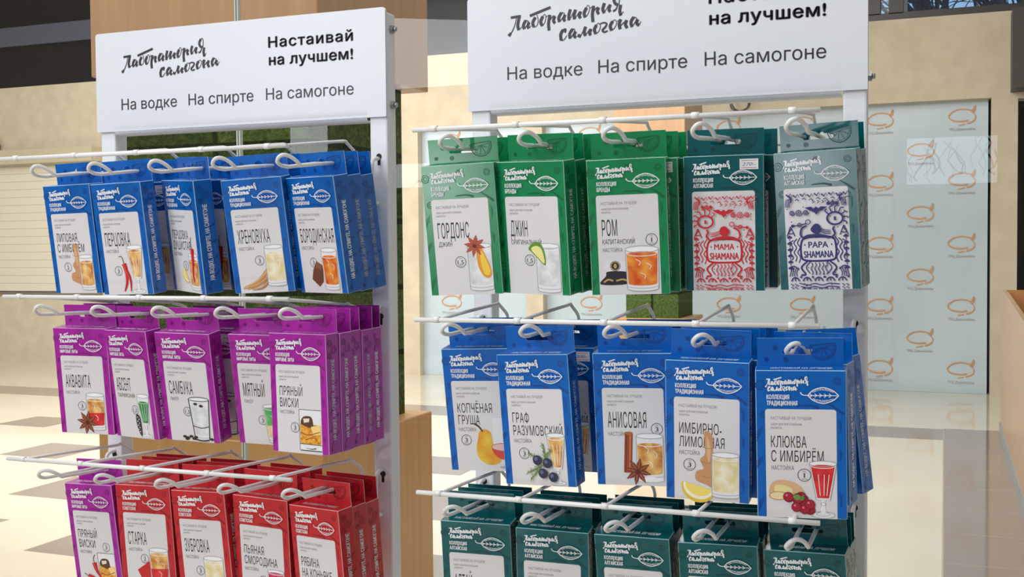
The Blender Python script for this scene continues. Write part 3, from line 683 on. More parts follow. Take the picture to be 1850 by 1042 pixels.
def botan_print(col):
    if col in _botan: return _botan[col]
    m = card_d[col]; a = Art(base=0); a.fn = lambda x, z, l: (x, -0.00006 - 0.000004 * l, z)
    q = random.Random(5)
    for (u, v, s_) in ((.03, .42, 1), (.03, .62, .8), (.95, .36, 1), (.95, .86, 1), (.04, .9, 1), (.95, .56, .8)):
        sg = 1 if u < .5 else -1
        for k in range(4): a.rb([(u - .025, v + .02 * k * s_), (u + .01 * sg, v + .012 * k * s_ - .02), (u + .045 * sg, v + .014 * k * s_ - .045 * s_)], (.010, .004), m)
    for (u, v, r) in ((.05, .10, .05), (.09, .30, .04), (.90, .07, .04), (.52, .06, .03)): a.rg(u, v, r, .010, m); a.rg(u, v, r * .5, .008, m)
    a.rb([(.45, .24), (.6, .235), (.7, .25)], (.012, .03), m); a.rb([(.80, .22), (.88, .25), (.97, .29)], (.01, .03), m)
    t = Print(lambda x, z, l: (x, BD - 0.0009 - 0.00002 * l, z), a.mb)
    def P(u, z): return ((u - .5) * BW, z)
    cx, cz = P(.755, .0195)
    t.ring(cx, cz, .0128, .0128, .0012, m, a0=170, a1=378); t.ring(cx, cz, .0108, .0108, .0005, m, a0=172, a1=376)
    for ang in (195, 225, 262, 300, 338, 12): 
        ca, sa = math.cos(math.radians(ang)), math.sin(math.radians(ang)); t.ribbon([(cx, cz), (cx + ca * .0105, cz + sa * .0105)], .0006, m)
    t.ribbon([(cx - .0126, cz + .0022), (cx + .012, cz + .0045)], .001, m)
    for u, z, r in ((.34, .0065, .0022), (.22, .019, .0022), (.12, .007, .0018)): t.ring(*P(u, z), r, r, .0008, m); t.ring(*P(u, z), r * .4, r * .4, .0006, m)
    sd = Print(lambda x, z, l: (BW / 2 + 0.0003, BD / 2 - z, x), a.mb)
    for x, z, r in ((-.012, .005, .004), (-.021, -.003, .005), (-.028, .006, .0035), (-.148, .006, .002)): sd.ring(x, z, r, r, .0009, m); sd.ring(x, z, r * .5, r * .5, .0006, m)
    for k in range(4): sd.ribbon([(-.06 - .022 * k, -.010), (-.068 - .022 * k, .0), (-.082 - .022 * k, .009)], (.0022, .0006), m)
    _botan[col] = a.mb.mesh('botanical_print'); return _botan[col]

_carton = {}
def carton(col):
    if col in _carton: return _carton[col]
    b = MB(); b.bbox((-BW / 2, 0, -BH), (BW / 2, BD, 0), card_m[col], 0.0007, 1, card_e[col]); _carton[col] = b.mesh('carton'); return _carton[col]
_tab = {}
def tab(col):
    if col in _tab: return _tab[col]
    b = MB(); hw = BW / 2 - 0.0015; y0, y1 = BD - 0.0007, BD
    # euro slot with a round bump, ringed by the tab outline
    slot = [(-.0165, -.0025), (.0165, -.0025), (.018, 0), (.0165, .003), (.0062, .0034), (.0045, .0062), (0, .0075), (-.0045, .0062), (-.0062, .0034), (-.0165, .003), (-.018, 0)]
    slot = [(x, z + HZ - 0.0015) for x, z in slot]
    outer = [(-.0165, 0), (.0165, 0), (hw, .012), (hw, TABH), (.012, TABH), (.005, TABH), (0, TABH), (-.005, TABH), (-.012, TABH), (-hw, TABH), (-hw, .012)]
    n = len(slot)
    vs = [(x, y0, z) for x, z in slot] + [(x, y0, z) for x, z in outer] + [(x, y1, z) for x, z in slot] + [(x, y1, z) for x, z in outer]
    fr = [(k, (k + 1) % n, (k + 1) % n + n, k + n) for k in range(n)]
    b.add(vs, fr, card_m[col]); b.add(vs, [tuple(i + 2 * n for i in f[::-1]) for f in fr], card_m[col])
    b.add(vs, [(k, k + 2 * n, (k + 1) % n + 2 * n, (k + 1) % n) for k in range(n)], raw)
    b.add(vs, [(k + n, (k + 1) % n + n, (k + 1) % n + 3 * n, k + 3 * n) for k in range(n)], raw)
    # lower corners of the tab
    for s in (-1, 1):
        c = [(s * .0165, 0), (s * hw, 0), (s * hw, .012)]
        b.add([(x, y0, z) for x, z in c] + [(x, y1, z) for x, z in c], [(0, 1, 2), (5, 4, 3)], card_m[col])
        b.add([(s * hw, y0, 0), (s * hw, y1, 0), (s * hw, y1, .012), (s * hw, y0, .012)], [(0, 1, 2, 3)], raw)
    _tab[col] = b.mesh('hang_tab'); return _tab[col]
def label_mesh():
    a = Print(lambda x, z, l: (x, -0.00025, z)); x0, x1 = (.104 - .5) * BW, (.889 - .5) * BW; z0, z1, r = -BH + .0002, -.261 * BH, .003
    pts = [(x0, z0), (x1, z0)]
    for cx, a0 in ((x1 - r, 0), (x0 + r, 90)):
        for k in range(5): t = math.radians(a0 + k * 22.5); pts.append((cx + r * math.cos(t), z1 - r + r * math.sin(t)))
    m = a.mb; n = len(pts)
    m.add([(x, -0.00028, z) for x, z in pts] + [(x, -0.00002, z) for x, z in pts], [tuple(range(n))] + [(k, k + n, (k + 1) % n + n, (k + 1) % n) for k in range(n)], label_w)
    return m.mesh('label_panel')
LABEL = label_mesh()
def sticker_mesh(num):
    a = Art(base=4); x0, x1, v0, v1 = .705, .935, .030, .107
    a.pl([(x0, v0), (x1, v0), (x1, v1), (x0, v1)], C(236, 234, 238)); a.rb([(x0 + .02, v0 + .012), (x1 - .02, v0 + .012)], .006, C(190, 60, 80)); a.rb([(x0 + .02, v1 - .012), (x1 - .02, v1 - .012)], .006, C(190, 60, 80))
    a.tx(num, x0 + .03, x1 - .03, v0 + .026, v1 - .026, C(70, 90, 150), shear=.25); return a.mb.mesh('price_sticker')

def names(a, l1, l2, sub, lit, circ=(.42, .74), extra=None):
    a.tx('НАСТАИВАЙ НА ЛУЧШЕМ!', .165, .62, .310, .332, grey_t, spacing=1.15)
    a.tx('НАБОР ДЛЯ ПРИГОТОВЛЕНИЯ', .165, .51, .356, .370, grey_t); a.tx('НАПИТКА', .165, .29, .381, .395, grey_t)
    if not l1: return
    if l2:
        a.tx(l1[0], .165, l1[1], .442, .520, name_t, bold=-.012, spacing=1.05); a.tx(l2[0], .165, l2[1], .540, .616, name_t, bold=-.012, spacing=1.05); vs_ = .643
    else:
        a.tx(l1[0], .165, l1[1], .440, .560, name_t, bold=-.014, spacing=1.05); vs_ = .592
    if extra: a.tx(extra[0], .165, extra[1], vs_ - .006, vs_ + .030, name_t, bold=-.008, spacing=1.05); vs_ += .058
    if sub: a.tx(sub, .165, .165 + .0315 * len(sub), vs_, vs_ + .03, grey_t, spacing=1.05)
    cu, cv = circ
    a.rg(cu, cv, .072, .007, name_t); lw = .0065 if lit == '1' else .02 * len(lit) ** .7; a.tx(lit, cu - lw, cu + lw, cv - .016, cv + .018, name_t); a.tx('НА', cu - .018, cu + .018, cv - .031, cv - .022, grey_t); a.tx('ЛИТРА', cu - .035, cu + .035, cv + .024, cv + .032, grey_t)

def spirals(a, u, v, r, m):
    pts = []
    for k in range(26):
        t = k / 25 * 4.2 * math.pi; rr = r * (1 - k / 27); pts.append((u + rr * math.cos(t), v + rr * math.sin(t) / 1.717))
    a.rb(pts, .011, m, 2)
def folk_art(a, m, lines, mirror):
    """ornament of waves, spirals, birds and plants around a figure holding a drum, two words in the middle"""
    X = (lambda u: 1 - u + -.007) if mirror else (lambda u: u)
    R = lambda pts, wd: a.rb([(X(u), v) for u, v in pts], wd, m)
    E = lambda u, v, r, q=1.0: a.el(X(u), v, r, m, q, n=12)
    a.rb([(.33, .625), (.50, .615), (.68, .625), (.715, .68), (.71, .76), (.66, .785), (.50, .79), (.34, .785), (.29, .76), (.285, .68)], .026, m, 5, True)
    for k, (w_, u0, u1, v0, v1) in enumerate(lines): a.tx(w_, u0, u1, v0, v1, m, bold=.035)
    a.el(.335, .672, .010, m, n=8); a.el(.665, .672, .010, m, n=8)
    for s in (0, 1):
        f = (lambda u: u) if s == 0 else (lambda u: 1 - u - .007)
        for k in range(3):
            u = .255 - .045 * k
            a.rb([(f(u + .03), .615 + .01 * k), (f(u - .01), .655), (f(u + .02), .69), (f(u - .012), .725), (f(u + .02), .76), (f(u), .80 - .01 * k)], .013, m)
        for k in range(6):
            v = .62 + .045 * k; a.rb([(f(.125), v), (f(.15), v - .02)], (.03, .006), m); a.rb([(f(.175), v), (f(.15), v - .02)], (.03, .006), m); a.rb([(f(.15), v - .02), (f(.15), v + .02)], .009, m)
        a.rb([(f(.36), .79), (f(.28), .835), (f(.33), .885), (f(.27), .892)], .020, m); a.rb([(f(.40), .79), (f(.34), .835), (f(.385), .88)], .012, m)
        for k in range(4): a.rb([(f(.16 + .028 * k), .835), (f(.145 + .024 * k), .87), (f(.13 + .03 * k), .90)], .010, m)
        a.rb([(f(.13), .835), (f(.19), .825), (f(.25), .85)], .014, m)
        a.rb([(f(.18), .55), (f(.14), .585), (f(.20), .585)], .012, m); a.rb([(f(.17), .535), (f(.12), .605)], .012, m); a.rb([(f(.17), .535), (f(.22), .605)], .012, m)
    for k in range(5):
        u = .41 + k * .045; a.rb([(u, .80), (u + .012, .82), (u - .01, .845), (u + .012, .87), (u, .89)], .011, m)
    for k in range(5):
        u = .20 + k * .145; a.rb([(u - .05, .935), (u - .03, .915), (u, .908), (u + .03, .915), (u + .05, .935)], .016, m); a.rb([(u, .908), (u, .935)], .012, m); a.el(u + .072, .905, .014, m, n=10)
    for dv in (0, .022): a.rb([(.26, .952 + dv), (.36, .962 + dv), (.44, .952 + dv), (.53, .964 + dv), (.62, .952 + dv), (.74, .958 + dv)], .012, m)
    for u in (.16, .21, .79, .84): a.rb([(u - .02, .955), (u + .015, .965), (u - .015, .98), (u + .02, .99)], .012, m, smooth=False)
    for k in range(7): a.rb([(.28 + k * .07, .995), (.30 + k * .07, .984), (.32 + k * .07, .995)], .012, m, smooth=False)
    # figure
    R([(.33, .625), (.28, .595), (.30, .56), (.28, .545)], .022); R([(.66, .625), (.70, .595), (.68, .55), (.62, .53)], .022)
    R([(.35, .62), (.45, .605), (.60, .605), (.66, .62)], .034)
    a.el(X(.50), .555, .055, m, 1.15, n=16); R([(.50, .57), (.50, .61)], .04); R([(.53, .53), (.565, .56), (.53, .585)], .016)
    for k in range(3): R([(.46, .55 + .012 * k), (.40, .565 + .012 * k), (.33, .57 + .012 * k)], .010)
    a.rg(X(.27), .485, .095, .022, m, .8); a.tx('1', X(.27) - .012, X(.27) + .012, .47, .50, m)
    for k in range(7):
        t = math.radians(200 - k * 40 / 1.5); u, v = .27 + .10 * math.cos(t), .485 - .085 * math.sin(t) / 1.717
        R([(u, v), (u + .05 * math.cos(t), v - .035 * math.sin(t)), (u + .07 * math.cos(t + .6), v - .045 * math.sin(t + .3))], .014)
    a.rg(X(.60), .505, .028, .010, m); R([(.62, .515), (.70, .525), (.78, .53)], .014); a.rg(X(.705), .525, .022, .012, m); E(.79, .53, .02)
    for k in range(3): spirals(a, X(.62 + .085 * k), .435, .045 if k == 1 else .036, m); spirals(a, X(.24 + .05 * k), .375, .030 if k == 1 else .022, m)
    a.pl([(.36, .40), (.44, .395), (.47, .41), (.50, .395), (.53, .41), (.56, .395), (.64, .40), (.57, .425), (.53, .43), (.50, .455), (.47, .43), (.43, .425)], m)
    q = random.Random(3)
    for k in range(9):
        u = .14 + k * .087; v = .30 + .006 * (k % 2)
        a.rb([(u, v), (u + .03, v + .018), (u + .055, v - .004), (u + .075, v + .016)], (.020, .008), m, smooth=False); a.rb([(u + .02, v + .04), (u + .05, v + .032), (u + .07, v + .045)], .011, m, smooth=False)
    for s_ in (0, 1):
        f = (lambda u: u) if s_ == 0 else (lambda u: 1 - u - .007)
        for k in range(4): a.rb([(f(.14 + .018 * k), .335), (f(.13 + .018 * k), .36), (f(.125 + .016 * k), .395)], .010, m)
        a.rb([(f(.16), .31), (f(.20), .33), (f(.19), .36)], .022, m)
    for k in range(6): a.rb([(.46 + .06 * k, .352), (.485 + .06 * k, .362), (.46 + .06 * k, .372)], .012, m, smooth=False)
    for k in range(46):
        u, v = q.uniform(.13, .86), q.choice([q.uniform(.3, .55), q.uniform(.82, .99)]); 
        if .3 < u < .6 and .45 < v < .62: continue
        a.el(u, v, .008, m, n=8)

# ---- one function per picture: (art, code)
def fl_A1(a): names(a, ('ЛИПОВАЯ', .61), ('С ИМБИРЁМ', .74), 'НАСТОЙКА', '2', (.34, .755)); a.ginger(.50, .845); a.tumbler(.60, .885, .66, .955, LQ['amber'])
def fl_A2(a): names(a, ('ПЕРЦОВКА', .67), None, 'НАСТОЙКА', '3', (.36, .785)); a.stem(.575, .88, .575, .985, LQ['amber']); a.chili([(.49, .72), (.52, .80), (.50, .90), (.44, .97)], .09, [(.40, .655), (.46, .66), (.49, .72)]); a.chili([(.50, .76), (.58, .86), (.57, .97)], .07)
def fl_A3(a): names(a, ('ПЕРЦОВКА', .66), ('ДУШИСТАЯ', .70), 'НАСТОЙКА', '2', (.49, .76)); a.tumbler(.60, .885, .66, .96, LQ['amber']); a.lemon(.50, .84, .13, -60); a.chili([(.74, .60), (.73, .72), (.70, .83), (.72, .90)], .10, [(.74, .50), (.72, .55), (.74, .60)])
def roots(a):
    for k, (p, q) in enumerate((((.60, .80), (.18, .945)), ((.60, .84), (.22, .965)), ((.56, .87), (.15, .955)), ((.58, .90), (.30, .97)))):
        a.rb([p, ((p[0] + q[0]) / 2 + .03, (p[1] + q[1]) / 2 + .02), q], (.07, .025), C(206 - 12 * k, 150 - 8 * k, 84)); a.rb([p, ((p[0] + q[0]) / 2 + .03, (p[1] + q[1]) / 2 + .012), q], .008, C(236, 196, 140))
def fl_A4(a): names(a, ('ХРЕНОВУХА', .70), None, 'НАСТОЙКА', '3', (.48, .715)); roots(a); a.tumbler(.58, .885, .60, .93, LQ['pale'])
def fl_A5(a): names(a, ('БОРОДИНСКАЯ', .86), None, 'НАСТОЙКА', '3', (.37, .735)); a.pl([(.43, .72), (.56, .76), (.53, .90), (.44, .945), (.30, .88), (.34, .80)], C(112, 62, 40)); a.pl([(.43, .72), (.56, .76), (.50, .80), (.40, .78)], C(140, 84, 56)); a.tumbler(.55, .87, .625, .955, LQ['orange'], .17, .012)
def fl_B1(a): names(a, ('АКВАВИТА', .635), None, 'НАСТОЙКА', '3', (.44, .735)); a.tumbler(.53, .865, .625, .945, LQ['amber'], .15, .012, LQ['red']); a.anise(.52, .89, .20)
def fl_B2(a):
    names(a, ('АБСЕНТ', .50), None, None, '1,5', (.53, .735), extra=('ПАРИЖСКИЙ', .56)); a.stem(.60, .885, .60, .985, LQ['green'], .22)
    a.sp([(.54, .78), (.62, .79), (.64, .90), (.62, .98), (.56, .93), (.53, .86)], C(60, 58, 62))
    for k in range(9): a.el(.565 + .03 * (k % 2), .80 + .019 * k, .010, white_p, n=8)
def fl_B3(a):
    names(a, ('САМБУКА', .60), None, 'ЛИКЁР', '1,5', (.46, .72)); a.tumbler(.50, .87, .60, .975, LQ['clear'], .12, .06); kk = C(34, 30, 34)
    a.rb([(.50, .60), (.555, .97)], .014, kk); a.rb([(.87, .60), (.815, .97)], .014, kk); a.rb([(.545, .85), (.69, .866), (.825, .85)], .012, kk); a.rg(.685, .60, .185, .008, kk, .16); a.rb([(.56, .975), (.69, .985), (.81, .975)], .02, kk)
    for u, v in ((.62, .645), (.72, .66), (.36, .955), (.42, .965), (.48, .95), (.53, .97), (.40, .975), (.57, .955), (.86, .965)): a.el(u, v, .035, C(40, 26, 24), .6); a.rb([(u - .02, v + .002), (u + .02, v - .002)], .006, C(96, 70, 60))
def fl_B4(a): names(a, ('МЯТНЫЙ', .54), None, 'ЛИКЁР', '3', (.46, .775)); a.tumbler(.48, .84, .645, .97, LQ['mint'], .06, .06, LQ['pale'])
def whisky(a, u0=.50, u1=.885, v0=.63, v1=.97):
    kk = C(40, 34, 34); a.pl([(u0, v0), (u1, v0), (u1, v1), (u0, v1)], glass_f); a.pl([(u0 + .01, v0 + .115), (u1 - .01, v0 + .125), (u1 - .01, v1 - .055), (u0 + .01, v1 - .055)], LQ['whisky'])
    a.sp([(u0 + .03, v0 + .12), (u0 + .07, v0 + .06), (u0 + .2, v0 + .055), (u0 + .24, v0 + .10), (u0 + .22, v0 + .15)], C(92, 60, 44)); a.pl([(u0 + .07, v0 + .075), (u0 + .18, v0 + .07), (u0 + .17, v0 + .10), (u0 + .08, v0 + .11)], C(238, 226, 210))
    a.pl([(u0 + .2, v0 + .14), (u1 - .02, v0 + .12), (u1 - .02, v0 + .2), (u0 + .24, v0 + .21)], C(250, 214, 140)); a.rb([(u0 + .02, v0 + .19), (u0 + .15, v0 + .21), (u1 - .03, v0 + .18)], .012, C(150, 72, 16)); a.rb([(u0 + .1, v0 + .25), (u0 + .25, v0 + .23), (u1 - .05, v0 + .28)], .010, C(150, 72, 16))
    a.rb([(u0, v0), (u1, v0)], .007, kk); a.rb([(u0, v0), (u0, v1)], .007, kk); a.rb([(u0, v1 - .055), (u1, v1 - .05)], .009, kk); a.rb([(u0 + .01, v1), (u1, v1)], .012, kk); a.rb([(u0 + .1, v1 - .02), (u0 + .2, v1 - .014), (u1 - .1, v1 - .022)], (.004, .016), kk)
def fl_B5(a): names(a, ('ПРЯНЫЙ', .57), ('ВИСКИ', .49), 'НАСТОЙКА', '3', (.42, .785)); whisky(a)
def fl_C1(a): names(a, ('ПРЯНЫЙ', .57), ('ВИСКИ', .51), 'НАСТОЙКА', '3', (.74, .60)); whisky(a, .53, .885, .66, .97); a.chili([(.44, .76), (.48, .84), (.60, .93)], .10, [(.47, .68), (.43, .72), (.44, .76)]); a.chili([(.28, .90), (.40, .91), (.52, .96)], .09, [(.2, .87), (.24, .885), (.28, .90)])
def fl_C2(a): names(a, ('СТАРКА', .51), None, 'НАСТОЙКА', '2', (.45, .69)); a.pl([(.30, .80), (.56, .70), (.60, .98), (.45, .97)], C(200, 36, 40)); a.tumbler(.54, .885, .60, .93, LQ['amber'], .12, .012, LQ['red'])
def fl_C3(a): names(a, ('ЗУБРОВКА', .63), None, 'НАСТОЙКА', '3', (.42, .73)); a.tumbler(.50, .865, .61, .93, LQ['pale'], .12, .01)
def fl_C4(a): names(a, ('ПЬЯНАЯ', .53), ('СМОРОДИНА', .77), 'НАСТОЙКА', '3', (.50, .75)); a.tumbler(.58, .885, .655, .95, LQ['pink'], .05, .05); a.berries(.42, .92, .05, 8, (60, 24, 50), (150, 100, 140))
def fl_C5(a): names(a, ('РЯБИНА', .53), ('НА КОНЬЯКЕ', .77), 'НАСТОЙКА', '3'); a.tumbler(.58, .885, .68, .95, LQ['amber']); a.berries(.40, .90, .05, 10, (210, 84, 30), (250, 170, 120))
def fl_D1(a):
    names(a, ('ГОРДОНС', .60), None, None, '1,5', (.45, .745), extra=('ДЖИН', .35)); a.tumbler(.56, .885, .625, .955, LQ['clear'], .10)
    a.sp([(.68, .66), (.74, .64), (.80, .70), (.87, .82), (.84, .87), (.76, .86), (.69, .78)], C(232, 156, 50)); a.sp([(.74, .665), (.79, .71), (.85, .81), (.83, .85), (.77, .84), (.73, .76)], C(246, 206, 70)); a.anise(.66, .625, .15, (176, 66, 40))
def fl_D2(a):
    names(a, ('ДЖИН', .42), None, None, '1,5', (.43, .74), extra=('ОРИГИНАЛЬНЫЙ', .615)); a.tumbler(.53, .875, .63, .965, LQ['clear'], .06)
    a.sp([(.42, .65), (.50, .605), (.60, .61), (.66, .68), (.66, .775), (.56, .73), (.47, .68)], C(96, 150, 52)); a.sp([(.46, .655), (.54, .63), (.62, .66), (.65, .76), (.56, .72)], C(244, 232, 150))
def fl_D3(a):
    names(a, ('РОМ', .36), None, 'НАСТОЙКА', '1', (.79, .595), extra=('КАПИТАНСКИЙ', .575))
    a.sp([(.16, .80), (.18, .755), (.30, .735), (.46, .765), (.45, .82), (.30, .85)], C(226, 226, 234)); a.sp([(.19, .86), (.22, .825), (.46, .83), (.48, .87), (.46, .92), (.12, .92)], C(36, 32, 44)); a.el(.315, .785, .066, C(46, 40, 48)); a.rg(.315, .785, .055, .012, C(186, 160, 106)); a.el(.315, .785, .02, C(186, 160, 106), 1.6)
    a.rb([(.16, .905), (.22, .885), (.28, .895)], .022, C(190, 160, 100)); a.rb([(.32, .895), (.40, .885), (.46, .895)], .022, C(190, 160, 100)); a.tumbler(.45, .87, .665, .955, LQ['orange'], .11, .012)
def fl_D4(a): folk_art(a, C(206, 28, 44), [('MAMA', .375, .625, .648, .693), ('SHAMANA', .32, .68, .715, .765)], False)
def fl_D5(a): folk_art(a, C(34, 30, 110), [('PAPA', .38, .62, .648, .693), ('SHAMANA', .32, .68, .715, .765)], True)
def fl_E1(a):
    names(a, ('КОПЧЁНАЯ', .67), ('ГРУША', .48), 'НАСТОЙКА', '3', (.26, .745)); y = noisy('print_pear_skin', (226, 150, 40), (232, 198, 66), 60, rough=.4) if 'print_pear_skin' not in MATS else MATS['print_pear_skin']
    a.sp([(.46, .675), (.54, .655), (.62, .68), (.64, .76), (.68, .85), (.74, .90), (.70, .935), (.56, .945), (.43, .90), (.40, .82), (.43, .74)], y); a.rb([(.51, .675), (.46, .635), (.40, .61)], (.02, .03), C(74, 46, 36)); a.pl([(.66, .56), (.889, .56), (.889, .80), (.66, .80)], C(232, 232, 234))
    a.el(.82, .80, .20, C(214, 70, 60), .9, a0=180, a1=360); a.el(.82, .80, .20, C(232, 190, 190), .28); a.rg(.82, .80, .20, .010, C(196, 90, 80), .28); a.el(.82, .965, .10, glass_l, .15)
def juniper(a):
    q = random.Random(4)
    for (p, d) in (((.52, .80), (-.16, -.05)), ((.56, .84), (-.22, .06)), ((.60, .80), (-.02, -.12)), ((.52, .86), (-.14, .09)), ((.60, .78), (.08, -.06))):
        a.rb([p, (p[0] + d[0], p[1] + d[1])], .01, C(92, 110, 60))
        for k in range(9):
            t = k / 8; u, v = p[0] + d[0] * t, p[1] + d[1] * t
            for s in (-1, 1): a.rb([(u, v), (u + .03 * q.uniform(-1, 1) - .02, v + s * .022 * q.uniform(.6, 1.2))], (.012, .003), C(96 + 30 * (k % 2), 130 + 20 * (k % 2), 66))
    for u, v in ((.49, .80), (.63, .82), (.70, .925), (.56, .90)): a.el(u, v, .062, C(44, 46, 74)); a.el(u - .02, v - .01, .026, C(96, 104, 136)); a.rg(u, v, .062, .006, C(26, 26, 40))
def fl_E2(a): names(a, ('ГРАФ', .40), ('РАЗУМОВСКИЙ', .86), 'НАСТОЙКА', '3', (.30, .755)); a.stem(.63, .885, .61, .985, LQ['amber'], .10); juniper(a)
def fl_E3(a):
    names(a, ('АНИСОВАЯ', .66), None, 'НАСТОЙКА', '3', (.79, .565)); a.tumbler(.52, .865, .62, .94, LQ['amber'], .2); a.el(.69, .95, .17, white_p, .2)
    a.rb([(.43, .60), (.40, .90)], .10, C(158, 72, 44)); a.rb([(.45, .60), (.425, .90)], .018, C(206, 124, 84)); a.rb([(.40, .61), (.375, .90)], .012, C(110, 46, 30)); a.el(.43, .60, .05, C(186, 104, 70), .4); a.anise(.53, .89, .18)
def fl_E4(a): names(a, ('ИМБИРНО-', .675), ('ЛИМОННАЯ', .71), 'НАСТОЙКА', '3', (.29, .745)); a.ginger(.47, .82, 1.05); a.lemon(.40, .90, .21, -14); a.tumbler(.56, .885, .66, .955, LQ['pale'], .1)
def fl_E5(a):
    names(a, ('КЛЮКВА', .56), ('С ИМБИРЁМ', .745), 'НАСТОЙКА', '1', (.53, .705)); a.ginger(.30, .82, 1, False); a.stem(.585, .885, .625, .985, LQ['red'], .07)
    a.berries(.47, .90, .055, 13, (170, 24, 56), (226, 120, 140), 2); a.sp([(.40, .85), (.45, .835), (.49, .86), (.44, .875)], C(110, 150, 70)); a.sp([(.47, .87), (.52, .835), (.52, .875)], C(90, 134, 60))
def fl_F1(a): names(a, ('АЛТАЙ', .42), None, None, '1')
def fl_F(a): names(a, None, None, None, '')
DRAW = dict(A1=fl_A1, A2=fl_A2, A3=fl_A3, A4=fl_A4, A5=fl_A5, B1=fl_B1, B2=fl_B2, B3=fl_B3, B4=fl_B4, B5=fl_B5, C1=fl_C1, C2=fl_C2, C3=fl_C3, C4=fl_C4, C5=fl_C5,
            D1=fl_D1, D2=fl_D2, D3=fl_D3, D4=fl_D4, D5=fl_D5, E1=fl_E1, E2=fl_E2, E3=fl_E3, E4=fl_E4, E5=fl_E5, F1=fl_F1, F2=fl_F, F3=fl_F, F4=fl_F, F5=fl_F)
_art = {}
def art(code):
    if code not in _art:
        a = Art(base=2); DRAW[code](a); _art[code] = a.mb.mesh('label_print')
    return _art[code]
COLOR = {'A': 'blue', 'B': 'purple', 'C': 'red', 'D': 'green', 'E': 'navy', 'F': 'teal'}
CNAME = {'blue': 'blue', 'navy': 'blue', 'purple': 'purple', 'red': 'red', 'green': 'green', 'teal': 'dark teal'}
ROWN = {'A': 'top row of left stand', 'B': 'middle row of left stand', 'C': 'bottom row of left stand', 'D': 'top row of right stand', 'E': 'middle row of right stand', 'F': 'bottom row of right stand'}
PIC = dict(A1='ginger root and amber tumbler', A2='red chili beside stemmed glass', A3='red chili over amber tumbler', A4='dry roots and pale tumbler', A5='dark bread and orange drink',
           B1='star anise and orange-red tumbler', B2='green absinthe glass and slotted spoon', B3='clear shot glass and coffee beans', B4='green mint shot', B5='whisky glass without peppers',
           C1='whisky glass and chili peppers', C2='red kerchief and orange drink', C3='pale drink alone', C4='pink drink in flared glass', C5='two-line name and no picture in view',
           D1='orange slice and star anise', D2='lime wedge on clear drink', D3='captain hat and amber drink', D4='red folk ornament', D5='navy folk ornament',
           E1='yellow pear and red bowl', E2='juniper berries and stemmed glass', E3='cinnamon stick and star anise', E4='lemon wedge and ginger root', E5='cranberries and red stemmed glass',
           F1='', F2='', F3='', F4='', F5='')
FPOS = {'F1': 'leftmost', 'F2': 'second from left', 'F3': 'middle one', 'F4': 'second from right', 'F5': 'rightmost'}
ORD = ['front', 'second', 'third', 'fourth', 'fifth']
def box(code, pose, idx, total, sticker=None):
    row = code[0]; col = COLOR[row]; coll = {'A': 'trad', 'B': 'world', 'C': 'soviet', 'D': 'brand', 'E': 'trad', 'F': 'altai'}[row]
    if code == 'C1': col, coll = 'purple', 'world'
    if code in ('D4', 'D5'): col, coll = 'teal', 'altai'
    cn = CNAME[col]
    if code in FPOS:
        lab = '%s box with white label, %s in %s' % (cn, FPOS[code], ROWN[row]) if idx == 0 else '%s box hanging %s behind the %s front box, %s' % (cn, ORD[idx], FPOS[code], ROWN[row])
    elif idx == 0: lab = '%s box picturing %s, %s' % (cn, PIC[code], ROWN[row])
    else: lab = '%s box %s on its hook, behind the one picturing %s' % (cn, ORD[idx], PIC[code])
    lab = ' '.join(lab.split()[:16])
    t = thing('drink_kit_box', lab, 'box', (pose[0], pose[1], H + pose[2]), (0, 0, 0), group='%s drink kit boxes' % (cn))
    t.rotation_mode = 'YXZ'; t.rotation_euler = tuple(math.radians(v) for v in (pose[4], pose[5], pose[3]))
    c = link('carton', carton(col), t); link('front_print', front_print(coll), c); link('botanical_print', botan_print(col), c)
    link('hang_tab', tab(col), t)
    lp = link('label_panel', LABEL, t); link('label_print', art(code), lp)
    if sticker: link('price_sticker', STK[sticker], t, label='white handwritten price sticker')
    return t
STK = {n: sticker_mesh(n) for n in ('270:-', '300:-')}
